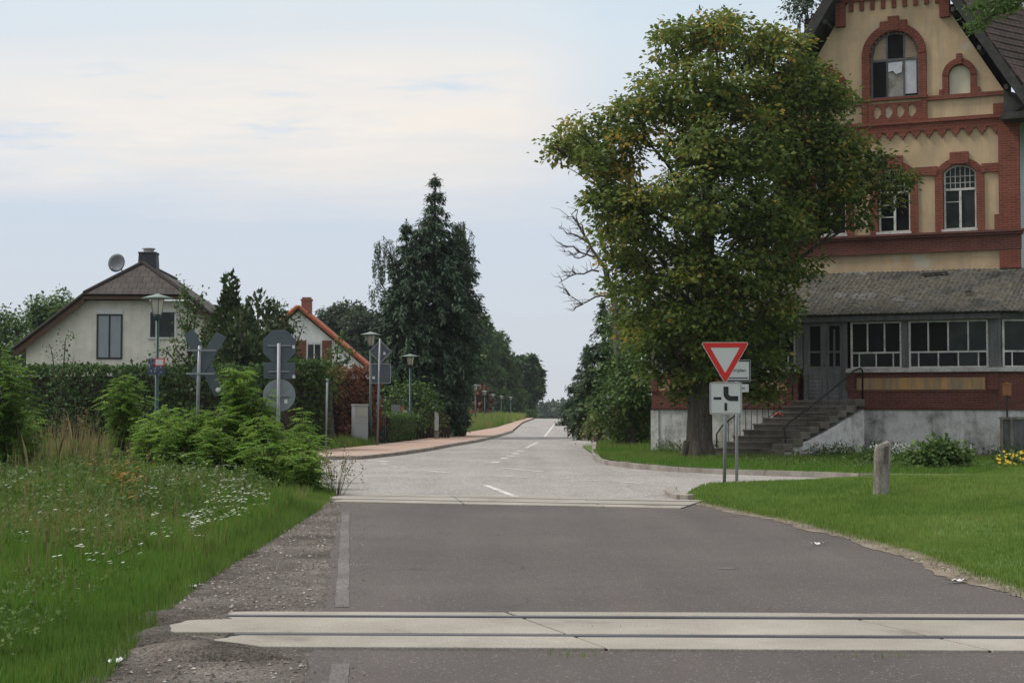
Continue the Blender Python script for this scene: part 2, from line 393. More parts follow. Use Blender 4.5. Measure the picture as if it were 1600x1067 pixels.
def plaster_mat(name, c, dirty, patch, amount=.5, streak=True):
    m, nt, o = new_mat(name); v = coords(nt)
    col = ramp(nt, noise(nt, v, .9, 7, .65), [(.3, tuple(x*.78 for x in c)), (.65, tuple(min(1, x*1.12) for x in c))])
    vs = coords(nt, 'Object', (2.2, 2.2, .25)); st = noise(nt, vs, 1.6, 6, .7)
    col = mixc(nt, math_(nt, 'MULTIPLY', ramp(nt, st, [(.42, 0.0), (.64, 1.0)]), amount), col, dirty)
    pt = noise(nt, v, .7, 8, .6); col = mixc(nt, ramp(nt, pt, [(.60, 0.0), (.66, .8)]), col, patch)
    f = noise(nt, v, 60, 4, .7); col = mixc(nt, .2, col, ramp(nt, f, [(.3, 0.0), (.7, 1.0)]), 'OVERLAY')
    finish(nt, o, col, .92, math_(nt, 'ADD', f, math_(nt, 'MULTIPLY', pt, 3.0)), .35, .012); return m
def socle_mat(name):
    m, nt, o = new_mat(name); v = coords(nt)
    a = noise(nt, v, 1.1, 9, .72); col = ramp(nt, a, [(.34, (.16, .16, .155)), (.43, (.36, .355, .345)), (.53, (.54, .53, .515)), (.7, (.62, .61, .59))])
    b = noise(nt, coords(nt, 'Object', (2.5, 2.5, .6)), 1.5, 7, .7); col = mixc(nt, ramp(nt, b, [(.5, 0.0), (.68, .65)]), col, (.17, .16, .145))
    c = noise(nt, v, .8, 6, .6); col = mixc(nt, ramp(nt, c, [(.62, 0.0), (.68, .7)]), col, (.30, .25, .19))
    f = noise(nt, v, 40, 5, .75); col = mixc(nt, .4, col, ramp(nt, f, [(.3, 0.0), (.7, 1.0)]), 'OVERLAY')
    finish(nt, o, col, .95, math_(nt, 'ADD', f, math_(nt, 'MULTIPLY', a, 3.0)), .5, .02); return m
M['tan'] = plaster_mat('tan_render', (.47, .345, .215), (.31, .25, .175), (.42, .39, .33), .55)
M['ochre'] = plaster_mat('ochre_render_stained', (.44, .25, .10), (.17, .155, .135), (.33, .30, .25), 1.0)
M['socle'] = socle_mat('weathered_socle')
M['palewall'] = plaster_mat('pale_side_render', (.42, .45, .48), (.3, .3, .3), (.36, .34, .3), .4)
M['brick'] = brick_mat('red_brick', (.165, .036, .021), (.215, .054, .030), (.20, .12, .09), .25, .075, .55)
M['brickdark'] = brick_mat('red_brick_painted', (.108, .030, .022), (.14, .042, .03), (.17, .10, .08), .25, .075, .55)
M['oldwood'] = multi('grey_weathered_wood', [(.3, (.07, .07, .07)), (.6, (.125, .125, .13)), (.8, (.18, .175, .17))], 2, 30, .4, .85, .3, .01, (3, 3, .5))
M['darkwood'] = multi('dark_roof_timber', [(.3, (.022, .022, .02)), (.7, (.055, .054, .049))], 2, 30, .4, .85, .3, .01, (2, 2, 2))
M['whitewood'] = multi('peeling_white_wood', [(.3, (.27, .26, .25)), (.5, (.50, .49, .47)), (.8, (.62, .61, .6))], 3, 40, .5, .7, .3)
M['greywhite'] = multi('dirty_white_sill', [(.3, (.20, .195, .18)), (.55, (.40, .39, .37)), (.8, (.5, .49, .47))], 2, 40, .5, .8)
def pane_mat(name, c, rough=.12):  # opaque panes; the dark of the rooms behind is put into the colour
    m, nt, o = new_mat(name); v = coords(nt)
    col = ramp(nt, noise(nt, v, 1.3, 4), [(.3, tuple(x*.5 for x in c)), (.7, tuple(x*1.4 for x in c))])
    p = finish(nt, o, col, rough, noise(nt, v, 2.5, 3), .05, .01); p.inputs['Specular IOR Level'].default_value = .12; return m
M['pane'] = pane_mat('dark_room_pane', (.010, .010, .011), .25)
M['pane_green'] = pane_mat('dark_greenish_pane', (.030, .036, .034), .35)
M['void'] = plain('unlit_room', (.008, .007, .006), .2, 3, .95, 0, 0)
M['curtain'] = plain('curtained_pane', (.22, .25, .28), .18, 3, .3, 0, .1, .5, stretch=(9, 1, .5))
M['board'] = multi('mouldy_board', [(.3, (.13, .11, .08)), (.5, (.27, .25, .22)), (.7, (.36, .35, .32))], 2.2, 50, .3)
M['plywood'] = multi('tan_ply_board', [(.3, (.24, .18, .12)), (.7, (.33, .255, .18))], 2.2, 50, .3)
M['cream'] = plain('cream_board', (.52, .48, .37), .06, 3)
M['whiteboard'] = multi('torn_white_sheet', [(.3, (.40, .41, .44)), (.7, (.58, .59, .62))], 2.2, 40, .3)
M['stone'] = multi('mossy_step_stone', [(.3, (.07, .062, .05)), (.5, (.135, .12, .10)), (.75, (.20, .18, .155))], 1.6, 40, .5, .95, .6, .02)
M['iron'] = plain('black_iron', (.012, .012, .013), .3, 8, .5)
def tiles(name, c0, c1, row, col_w, k=.3):
    m, nt, o = new_mat(name); v = coords(nt, 'UV')
    b = N(nt, 'ShaderNodeTexBrick', Scale=1.0); b.inputs['Brick Width'].default_value = col_w; b.inputs['Row Height'].default_value = row
    b.inputs['Mortar Size'].default_value = .02; b.inputs['Mortar Smooth'].default_value = .6
    b.inputs['Color1'].default_value = (*c0, 1); b.inputs['Color2'].default_value = (*c1, 1); b.inputs['Mortar'].default_value = tuple(x*.3 for x in c0)+(1,)
    nt.links.new(v, b.inputs['Vector'])
    d = ramp(nt, noise(nt, coords(nt), 1.2, 6, .7), [(.3, .5), (.7, 1.15)]); c = mixc(nt, .7, b.outputs[0], d, 'MULTIPLY')
    finish(nt, o, c, .8, b.outputs['Fac'], -.8, .03); return m
M['tile_brown'] = tiles('brown_clay_tiles', (.058, .048, .041), (.08, .067, .057), .42, .34)
M['tile_old'] = tiles('old_purple_brown_tiles', (.075, .048, .04), (.10, .063, .052), .30, .26)
M['tile_red'] = tiles('orange_red_tiles', (.30, .075, .035), (.38, .11, .05), .30, .25)
M['corrugated'] = multi('mossy_corrugated_sheet', [(.34, (.022, .022, .019)), (.46, (.062, .06, .05)), (.53, (.078, .070, .052)), (.60, (.058, .055, .046)), (.72, (.19, .185, .175))], 0.6, 9, .9, .95, .5, .02)
M['pale_render'] = plaster_mat('pale_house_render', (.64, .60, .53), (.45, .41, .34), (.52, .48, .42), .3)
M['white_render'] = plaster_mat('white_house_render', (.74, .73, .71), (.5, .5, .48), (.6, .59, .57), .2)
M['slate'] = plain('slate_cladding', (.030, .034, .042), .25, 10, .6)
M['brownwood'] = plain('brown_eave_board', (.075, .04, .022), .25, 6, .7)
M['shutter'] = plain('red_brown_shutter', (.16, .055, .03), .2, 8, .6, stretch=(1, 1, 8))
M['winframe'] = plain('dark_window_frame', (.025, .028, .03), .1, 4, .4)
M['whiteframe'] = plain('white_window_frame', (.55, .55, .55), .06, 4, .4)
M['zinc'] = plain('galvanised_steel', (.22, .235, .25), .14, 9, .5, .35, .05, .5)
M['signback'] = plain('grey_sign_back', (.075, .094, .108), .12, 4, .55, .1, .03)
M['signback_light'] = plain('pale_grey_sign_back', (.20, .225, .235), .12, 4, .55, .1, .03)
M['signwhite'] = plain('white_sign_face', (.46, .475, .47), .03, 2, .45, 0, .02)
M['signred'] = plain('red_sign_face', (.47, .018, .014), .05, 2, .4, 0, .02)
M['signblack'] = plain('black_sign_print', (.012, .013, .015), .05, 2, .45, 0, .02)
M['sticker'] = plain('white_sticker', (.6, .6, .6), .05, 5)
M['greenpole'] = plain('dark_green_lacquer', (.010, .040, .036), .15, 5, .4)
M['greencap'] = plain('pale_green_lamp_hood', (.17, .23, .20), .12, 5, .5)
M['lampglass'] = plain('opal_lamp_glass', (.50, .48, .42), .05, 5, .25)
M['cabinet'] = plain('light_grey_cabinet', (.36, .375, .38), .05, 3, .55, 0, .03)
M['vent'] = plain('cabinet_vent_dark', (.16, .165, .165), .3, 40, .6)
M['cabpaper'] = plain('faded_paper_notice', (.44, .42, .35), .25, 22, .8)
M['poster_blue'] = multi('blue_poster_print', [(.42, (.02, .03, .055)), (.55, (.05, .07, .105)), (.62, (.26, .29, .32))], 14, 30, .2, .5, 0)
M['orange'] = plain('orange_plastic', (.42, .14, .04), .1, 4, .5)
M['teal'] = plain('teal_board', (.012, .05, .06), .2, 5, .6)
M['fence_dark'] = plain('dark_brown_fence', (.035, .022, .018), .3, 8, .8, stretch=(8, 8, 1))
M['post'] = multi('weathered_post_grey', [(.33, (.085, .075, .06)), (.48, (.18, .16, .135)), (.66, (.28, .26, .23))], 3, 35, .5, .9, .6, .01, (2, 2, .5))
M['rustbox'] = plain('rusty_orange_box', (.27, .12, .05), .25, 10, .8)
M['paper'] = plain('white_paper_litter', (.66, .66, .66), .05, 8, .8)
M['redcloth'] = plain('faded_red_cloth', (.60, .16, .12), .15, 9, .9)
M['bark'] = multi('grey_brown_bark', [(.3, (.035, .029, .022)), (.55, (.075, .063, .05)), (.8, (.12, .105, .085))], 3, 18, .6, .95, .9, .04, (2.5, 2.5, .35))
M['bark_pale'] = multi('pale_dead_bark', [(.3, (.07, .062, .052)), (.7, (.15, .135, .115))], 3, 18, .5, .95, .8, .03, (2.5, 2.5, .35))
M['stem'] = plain('green_brown_stem', (.075, .075, .035), .25, 9, .8)
M['cone'] = plain('brown_cone', (.13, .058, .032), .3, 9, .8)
M['lf_big'] = leaf_mat('autumn_tree_leaves', [(0, (0.0531, 0.0843, 0.017)), (0.35, (0.0983, 0.1481, 0.0271)), (0.62, (0.1526, 0.1942, 0.035)), (0.82, (0.2457, 0.2273, 0.0428)), (0.98, (0.3984, 0.2555, 0.0474))], .4)
M['lf_dark'] = leaf_mat('dark_hedge_leaves', [(0, (0.027, 0.0575, 0.0149)), (0.5, (0.054, 0.1058, 0.0257)), (1, (0.108, 0.1693, 0.0432))], .25)
M['lf_mid'] = leaf_mat('mid_green_leaves', [(0, (0.0425, 0.0786, 0.0203)), (0.5, (0.0794, 0.1437, 0.0324)), (1, (0.1418, 0.2117, 0.054))], .32)
M['lf_far'] = leaf_mat('grey_green_leaves', [(0, (0.0351, 0.054, 0.0297)), (0.5, (0.0607, 0.0891, 0.0459)), (1, (0.1013, 0.1296, 0.0675))], .25)
M['lf_bright'] = leaf_mat('bright_robinia_leaves', [(0, (0.069, 0.135, 0.019)), (0.5, (0.1288, 0.243, 0.0304)), (1, (0.23, 0.342, 0.0617))], .45)
M['lf_yellow'] = leaf_mat('yellow_green_leaves', [(0, (.05, .075, .015)), (.5, (.10, .125, .025)), (1, (.2, .18, .04))], .3)
M['lf_copper'] = leaf_mat('copper_hedge_leaves', [(0, (0.054, 0.0304, 0.0185)), (0.35, (0.135, 0.0621, 0.0356)), (0.7, (0.225, 0.08, 0.0475)), (1, (0.126, 0.1173, 0.0396))], .2)
M['needle'] = leaf_mat('blue_spruce_needles', [(0, (0.0166, 0.0358, 0.0177)), (0.5, (0.0436, 0.0799, 0.0421)), (1, (0.1091, 0.1625, 0.0908))], .1, .7)
M['needle2'] = leaf_mat('green_spruce_needles', [(0, (0.0168, 0.0364, 0.0168)), (0.5, (0.042, 0.0728, 0.0336)), (1, (0.084, 0.1232, 0.0588))], .1, .7)
M['thuja'] = leaf_mat('thuja_scales', [(0, (0.0234, 0.0442, 0.0156)), (0.5, (0.052, 0.0832, 0.0286)), (1, (0.104, 0.1274, 0.0468))], .15, .7)
M['birch'] = leaf_mat('birch_leaves', [(0, (0.0312, 0.0546, 0.0208)), (0.5, (0.0598, 0.0988, 0.039)), (1, (0.1105, 0.1495, 0.0585))], .3)
M['grass'] = leaf_mat('lawn_blades', [(0, (0.086, 0.1532, 0.0274)), (0.5, (0.1521, 0.2439, 0.045)), (0.8, (0.2203, 0.2893, 0.0684)), (0.93, (0.2864, 0.278, 0.0929)), (1, (0.3525, 0.295, 0.1368))], .4, .55)
M['meadow'] = leaf_mat('meadow_blades', [(0, (0.0689, 0.1534, 0.019)), (0.45, (0.1219, 0.2419, 0.0323)), (0.68, (0.1643, 0.236, 0.0475)), (0.85, (0.2279, 0.2124, 0.076)), (1, (0.2968, 0.236, 0.1045))], .4, .6)
M['dryweed'] = leaf_mat('dry_weed_stalks', [(0, (.12, .13, .045)), (.5, (.20, .16, .075)), (1, (.29, .20, .11))], .2, .8)
M['petal_w'] = plain('white_blossom', (.74, .73, .68), .12, 30, .8)
M['petal_o'] = plain('orange_blossom', (.40, .17, .02), .2, 30, .8)
M['petal_y'] = plain('yellow_blossom', (.55, .36, .03), .2, 30, .8)
M['pebble'] = leaf_mat('mixed_pebbles', [(0, (.07, .055, .045)), (.5, (.15, .125, .105)), (.85, (.24, .21, .185)), (1, (.42, .40, .37))], 0.0, .9)
M['lf_weed'] = leaf_mat('weed_leaves', [(0, (.045, .085, .018)), (.5, (.085, .145, .030)), (.85, (.14, .19, .05)), (1, (.22, .19, .08))], .35)
M['dishgrey'] = plain('grey_dish_paint', (.12, .13, .145), .15, 5, .5)
M['orange_tile'] = plain('orange_verge_tile', (.36, .10, .045), .2, 4, .8)
# ------------------------------------------------------------------ ground, roads, tracks
def build_ground():
    ys = [-30, 0, 30, 60, 100, 150]+list(range(200, 420, 10))+[500, 700, 1000]; xs = [-900, -400, -200, -100, -50, 0, 50, 100, 200, 400, 900]
    v = [(x, y, zg(x, y)-0.07) for y in ys for x in xs]; n = len(xs)
    f = [(j*n+i, j*n+i+1, (j+1)*n+i+1, (j+1)*n+i) for j in range(len(ys)-1) for i in range(n-1)]
    me = bpy.data.meshes.new('ground'); me.from_pydata(v, [], f); me.materials.append(M['soil']); me.update()
    tag(link('ground', me), kind='structure')
build_ground()
# edges of the near carriageway (x at given y)
LY = [2, 8.7, 11.9, 15.5, 19, 24, 27]; LX = [-.75, -1.14, -1.40, -1.75, -2.1, -2.58, -2.85]       # asphalt, left
RY = [2, 10, 12.5, 14.3, 15.9, 17.6, 20.3, 24, 25.5]; RX = [4.3, 4.15, 4.0, 3.9, 3.93, 3.85, 3.6, 2.95, 2.75]   # asphalt, right
MYY = [2, 8.8, 11.5, 13.5, 17.6, 22.8, 26.8, 30, 34]; MX = [-1.75, -2.26, -2.53, -2.68, -2.72, -2.82, -3.0, -3.3, -4.6]     # meadow edge
lx = lambda y: float(np.interp(y, LY, LX)); rx = lambda y: float(np.interp(y, RY, RX)); mx = lambda y: float(np.interp(y, MYY, MX))
yy = np.arange(2, 25.6, 0.22)
o = strip_rows('gravel_shoulder', [(y, mx(y)-.6, lx(y)+.3) for y in np.arange(2, 28, .5)], M['gravel'], -0.006)
road = strip_rows('asphalt_road', [(y, lx(y)+random.uniform(-.02, .03), rx(y)+.2+random.uniform(-.03, .03)) for y in yy], M['asphalt'], 0.0)
strip_rows('dirt_verge', [(y, rx(y)-.06-.05*math.sin(y*2.3)+random.uniform(-.05, .05), rx(y)+.35) for y in np.arange(8, 26, .15)], M['dirt'], 0.005)
# old light asphalt: junction area, side street to the left, priority road to the right, long road ahead
FT0 = (-2.7, 26.3); FT1 = (2.9, 24.6)      # axis of the far track
def fty(x, off=0.0): return FT0[1]+(x-FT0[0])*(FT1[1]-FT0[1])/(FT1[0]-FT0[0])+off
Lk = [G(px, py) for px, py in ((560, 717.5), (585, 715), (620, 711), (660, 705.5), (700, 698), (740, 691.5), (770, 684.5), (800, 675))]
rows = [(145.0, 1.0, 6.3), (200.0, 2.9, 8.1), (225, 3.7, 8.9), (260, 5, 10.2), (300, 6.5, 11.7)]
Rk = [G(px, py) for px, py in ((893, 665), (912, 692), (925, 714), (932, 722), (945, 726), (1000, 733), (1060, 737), (1130, 740.5), (1260, 745), (1340, 748.5))]
Rk[0] = (6.0, 135.0); Rk[1] = (3.32, 65.8)
left_corner = [(-30, 43.0), (-12, 44.2), (-7.2, 45.0)]
poly = [(-30, 30.5), (-3.4, 27.4), (2.62, 25.4), (3.0, 26.4), (4.2, 30.2), (9, 31.8), (16, 29.5), (30, 26), (30, 31.5), (18, 32.6), (9.5, 33.0)]+Rk[::-1][:-1]+[Rk[0], (6.3, 145.0), (1.0, 145.0)]+Lk[::-1]+left_corner[::-1]
old = sheet('old_road', poly, -0.003, M['old_asphalt'])
strip_rows('road_over_the_crest', [(143.0, .93, 6.25)]+rows[1:2]+[(y, 2.9+(y-200)*.036, 8.1+(y-200)*.036) for y in range(205, 300, 5)], M['old_asphalt'], -0.008)
def mark(px0, py0, px1, py1, w=.12, parent=old, z=0.003, mat='paint'):
    a = Vector((*G(px0, py0), 0)); b = Vector((*G(px1, py1), 0)); d = (b-a).normalized(); q = Vector((-d.y, d.x, 0))*w/2
    L = (b-a).length; n = max(2, int(L/.25)); mb = MB(); vs = []
    for i in range(n+1):
        c = a.lerp(b, i/n); j = random.uniform(.8, 1.05); vs += [c-q*j+Vector((0, 0, z)), c+q*j+Vector((0, 0, z))]
    mb.add(vs, [(2*i, 2*i+2, 2*i+3, 2*i+1) for i in range(n)]); mb.build('road_marking', M[mat], parent)
for a in ((593, 720.3, 607, 721.3, .3), (595, 724, 608, 725, .25), (611, 728.5, 635, 731.2, .14), (659, 735, 705, 738.3, .14), (758, 741.8, 824, 745.8, .13), (782, 730.6, 851, 737.3, .13), (758, 757.6, 805, 775.5, .13), (896, 750, 938, 751.5, .13), (965, 752.5, 1005, 755, .13)): mark(*a)
for a in ((771, 723, 777, 721), (785.5, 716.8, 791, 715), (795, 713.3, 800, 711.8), (803, 709.2, 808, 707.5), (810, 705.2, 815, 703.5)): mark(*a, w=.24)
mark(821, 700, 840, 691, .13); mark(851, 682, 866, 663, .13)
for y0, y1 in ((12.05, 23.1), (4, 9.5)):
    mb = MB(); vs = []; ys = np.arange(y0, y1, .3)
    for y in ys: x = -.049-.1015*y; j = random.uniform(-.006, .006); vs += [(x-.053+j, y, .004), (x+.053+j, y, .004)]
    mb.add(vs, [(2*i, 2*i+1, 2*i+3, 2*i+2) for i in range(len(ys)-1)]); mb.build('edge_line', M['paint_faded'], road)
# worn smudge of old paint in the middle of the lane
mark(1127, 887.5, 1147, 888.5, .16, road, .004, 'paint_faded')
# pavement + kerbs
bk = [(-30, 44.3), (-12, 45.6), (-7.6, 47.0), (-6.2, 52), (-5.0, 60), (-4.1, 68), (-3.3, 78), (-2.2, 92), (-1.0, 110), (-.4, 130), (.2, 145)]
fr = left_corner+Lk
pave = sheet('pavement', fr+[(.95, 145)]+bk[::-1], 0.085, M['paver'])
strip_rows('pavement_over_the_crest', [(145, -.6, .95)]+[(y, 1.2+(y-200)*.036, 2.8+(y-200)*.036) for y in range(200, 300, 10)], M['paver'], .085)
mb = MB(); kerb(mb, [(a, b) for a, b in left_corner[1:]+Lk], .15, .10); tag(mb.build('kerb', M['kerb']), kind='structure')
mb = MB(); kerb(mb, [(p[0]+.07, p[1]+.05) for p in Rk[1:]]+[(18, 32.75), (30, 31.6)], .15, .11); tag(mb.build('kerb', M['kerb']), kind='structure')
# curved kerb end at the lawn's left tip
mb = MB(); kc = [G(1080, 780.5), G(1066, 780), G(1054, 776.5), G(1047, 771), G(1049, 767)]
for i in range(len(kc)-1):
    a, b = Vector(kc[i]), Vector(kc[i+1]); c = (a+b)/2; d = b-a
    mb.box((c.x, c.y, .02), (d.length*.97, .2, .13), 0, math.atan2(d.y, d.x))
tag(mb.build('kerb', M['kerb'], None, False, .015), kind='structure')
# ---- lawn on the right, a low swell
FYX = [2.9, 3.6, 5, 7, 9, 10.5, 40]; FYY = [26.9, 30.4, 31.6, 32.6, 33.4, 36, 36]
lawn_left = lambda y: rx(y)+.02 if y < 26 else max(2.82, float(np.interp(y, [26.9, 30.4, 31.6, 32.6, 33.4, 36], [2.82, 3.6, 5, 7, 9, 10.5]))-.05)
def lawn_z(x, y):
    e = x-(rx(y)+.10) if y < 26 else x-2.85
    f = float(np.interp(x, FYX, FYY))-y
    s = lambda t: max(0, min(1, t))**2*(3-2*max(0, min(1, t)))
    return -.03+.05*s(e/.3)*s((f+.25)/.5)+.20*s(e/4.5)*s(f/4.0)+.02*s((x-5.5)/5)*s(f/2.5)+.02*math.sin(x*.9+y*.5)*s(e/2)*s(f/2)
def lawn_in(x, y): return (x > (rx(y)+.10 if y < 26 else 2.8)) and y < float(np.interp(x, FYX, FYY))
def build_grid(name, xf, ys, nx, zf, mat):
    v = []; f = []
    for y in ys:
        a, b = xf(y)
        for i in range(nx+1):
            t = (i/nx)**1.6; x = a+(b-a)*t; v.append((x, y, zf(x, y)))
    for j in range(len(ys)-1):
        for i in range(nx): f.append((j*(nx+1)+i, j*(nx+1)+i+1, (j+1)*(nx+1)+i+1, (j+1)*(nx+1)+i))
    me = bpy.data.meshes.new(name); me.from_pydata(v, [], f); me.materials.append(mat); me.update()
    for p in me.polygons:
        if p.normal.z < 0: p.flip()
    o = link(name, me); o['kind'] = 'structure'; me.polygons.foreach_set('use_smooth', [True]*len(me.polygons)); return o
build_grid('lawn', lambda y: (lawn_left(y), 34), list(np.arange(3, 36.2, .4)), 44, lawn_z, M['lawn'])
# ---- meadow on the left
def meadow_z(x, y):
    e = mx(y)-x; s = max(0, min(1, e/2.5)); s = s*s*(3-2*s)
    return -.02+.03*min(1, max(0, e/.2))+.22*s+.05*math.sin(x*1.3)*math.cos(y*.8)*s
build_grid('meadow', lambda y: (mx(y)-.02, mx(y)-34), list(np.arange(3, 34, .5)), 40, meadow_z, M['soil'])
# verge in front of the old station, and beside the far road
verge_poly = [(2.45, 46.5), (2.75, 43), (3.4, 40.2), (4.8, 37.4), (6.6, 35.4), (9.7, 33.3), (18.2, 32.95), (34, 31.8), (34, 60), (2.6, 60)]
sheet('grass_verge', verge_poly, 0.06, M['lawn'])
# ---- railway tracks
def crossing(name, label, P, Q, xa, xb, panel_w, joints, skew, z0, dirt_end=None):
    """P,Q: two points on the axis; local x runs along the rails"""
    P, Q = Vector((*P, 0)), Vector((*Q, 0)); ang = math.atan2(Q.y-P.y, Q.x-P.x)
    t = thing(name, label, 'railway track', (P.x, P.y, z0), ang)
    fo, mid, bo = panel_w        # widths: front outer, between rails, back outer
    g = mid/2
    bedb = MB(); bedb.b2(xa+.5, xb, -g-.12-fo*.9, g+.12+bo*.9, -.06, .004); bedb.build('track_bed', M['groove'], t)
    for yc in (-g-.035, g+.035):
        m = MB(); m.b2(xa+(.55 if yc < 0 else .28), xb, yc-.026, yc+.026, -.05, .017); m.build('rail', M['steel'], t, False, .008)
    for (y0, y1, st) in ((-g-.085-fo, -g-.085, .45), (-g+.06, g-.05, 0.0), (g+.085, g+.085+bo, .25)):
        js = [xa+st]+[j for j in joints if j > xa+st+.4]+[xb]
        for i in range(len(js)-1):
            sk = lambda y: skew*(y)/max(.1, g)
            a, b = js[i]+.012, js[i+1]-.012
            s0 = 0 if i == 0 else sk(y0); s1 = 0 if i == 0 else sk(y1); e0 = sk(y0) if i < len(js)-2 else 0; e1 = sk(y1) if i < len(js)-2 else 0
            dz = random.uniform(-.004, .004); m = MB(); yc = (y0+y1)/2; hh = (y1-y0)/2
            end = [(a+s0, y0)] if i else [(a+.13*(1-math.sqrt(max(0, 1-k*k)))+random.uniform(0, .06), yc+hh*k) for k in (1, .92, .75, .5, .2, -.1, -.4, -.65, -.85, -.96, -1)]
            m.prism(([(a+s1, y1)] if i else [])+end+[(b+e0, y0), (b+e1, y1)], -.05, .014+dz, 0, 'z'); m.build('concrete_panel', M['concrete'], t, False, .006)
    return t
nr0, nr1 = G(340, 995), G(1600, 1000); fr0, fr1 = G(700, 966), G(1600, 970)
ax0 = (0.0, (np.interp(0, [nr0[0], nr1[0]], [nr0[1], nr1[1]])+np.interp(0, [fr0[0], fr1[0]], [fr0[1], fr1[1]]))/2)
ax1 = (3.0, (np.interp(3, [nr0[0], nr1[0]], [nr0[1], nr1[1]])+np.interp(3, [fr0[0], fr1[0]], [fr0[1], fr1[1]]))/2)
near_track = crossing('railway_track', 'nearest narrow gauge track crossing the road in pale concrete slabs', ax0, ax1, -2.35, 14, (.48, .86, .20), [-1.98, .22, 2.56, 4.9, 7.25, 9.6], -.17, .006)
far_track = crossing('railway_track', 'second track crossing the road beyond the dark asphalt stretch', FT0, FT1, -.35, 5.75, (.55, .9, .4), [1.9, 4.1], -.2, .004)

# gravel washed over the left ends of the slabs, in low heaps
def mound(cx, cy, rx_, ry_, h, k):
    n, R = 40, 6; v = [(cx, cy, h)]; f = []
    for r in range(1, R+1):
        for j in range(n):
            t = 2*PI*j/n; q = r/R*(1+.14*math.sin(3*t+k)+.10*math.sin(7*t+2*k)+random.uniform(-.05, .05)); v.append((cx+rx_*q*math.cos(t), cy+ry_*q*math.sin(t), h*(1-(r/R)**2)-.022*(r/R)**3+random.uniform(-.003, .003)))
    f = [(0, 1+j, 1+(j+1) % n) for j in range(n)]+[(1+(r-1)*n+j, 1+r*n+j, 1+r*n+(j+1) % n, 1+(r-1)*n+(j+1) % n) for r in range(1, R) for j in range(n)]
    me = bpy.data.meshes.new('gravel_heap'); me.from_pydata(v, [], f); me.materials.append(M['gravel']); me.update(); me.polygons.foreach_set('use_smooth', [True]*len(me.polygons)); o = link('gravel_heap', me); o['kind'] = 'structure'
for k, a in enumerate(((-1.92, 9.82, .46, .24, .075), (-1.75, 9.62, .42, .10, .06), (-2.38, 11.32, .48, .22, .07), (-2.34, 10.5, .16, .42, .055), (-2.08, 10.12, .34, .12, .06))): mound(*a, k)
def stones(name, poly, n, s0, s1, zf, mat):
    q = sample(poly, n); r = s0+(s1-s0)*RNG.random(n)**3; Vs = []
    oct_ = np.array([[1, 0, 0], [0, 1, 0], [-1, 0, 0], [0, -1, 0], [0, 0, .7], [0, 0, -.7]]); tri = [(0, 1, 4), (1, 2, 4), (2, 3, 4), (3, 0, 4)]
    a = RNG.uniform(0, 2*PI, n); P = np.zeros((n, 6, 3)); o = oct_[None]*(.6+.6*RNG.random((n, 6, 1)))*r[:, None, None]; c, s = np.cos(a)[:, None], np.sin(a)[:, None]
    P[:, :, 0] = o[:, :, 0]*c-o[:, :, 1]*s+q[:, :1]; P[:, :, 1] = o[:, :, 0]*s+o[:, :, 1]*c+q[:, 1:]; P[:, :, 2] = o[:, :, 2]+np.array([zf(x, y) for x, y in q])[:, None]+r[:, None]*.15
    V = np.concatenate([P[:, t] for t in tri], 1).reshape(-1, 3)
    return tag(nmesh(name, V, 3, mat, np.repeat(RNG.random(n), 4)), kind='stuff')
gp = [(mx(y)+.02, y) for y in np.arange(7.5, 26, .5)]+[(lx(y)+.10*math.sin(y*3), y) for y in np.arange(26, 7.5, -.5)]
stones('gravel', gp, 6500, .004, .021, lambda x, y: -.004, M['pebble'])
ge = [(rx(y)-.02, y) for y in np.arange(9, 25, .5)]+[(rx(y)+.2, y) for y in np.arange(25, 9, -.5)]
stones('edge_grit', ge, 1400, .005, .018, lambda x, y: .006, M['pebble'])
al = [(lx(y)-.02, y) for y in np.arange(8, 25, .5)]+[(lx(y)+.35, y) for y in np.arange(25, 8, -.5)]
stones('loose_grit', al, 900, .004, .012, lambda x, y: .002, M['pebble'])
# ------------------------------------------------------------------ old railway inn on the right (local x along the front, y into the house)
TH = math.radians(24)
B = thing('station_building', 'tall derelict brick and tan rendered station building with a long glazed veranda', 'building', (4.356, 50, 0), -TH)
W = 3.0     # main front wall stands 3 m behind the veranda front
def uv_quad(me_obj, uvs):
    me = me_obj.data; l = me.uv_layers.new(name='UVMap')
    for i, c in enumerate(uvs): l.data[i].uv = c
def arch(cx, hw, z0, zs, rise, n=14):
    """outline from bottom left up over an arch to bottom right"""
    if rise <= 0.001: return [(cx-hw, z0), (cx-hw, zs), (cx+hw, zs), (cx+hw, z0)]
    R = (hw*hw+rise*rise)/(2*rise); a = math.asin(min(1, hw/R)); cz = zs+rise-R
    if rise >= hw*.999: a = PI/2
    return [(cx-hw, z0)]+[(cx+R*math.sin(-a+2*a*i/n), cz+R*math.cos(-a+2*a*i/n)) for i in range(n+1)]+[(cx+hw, z0)]
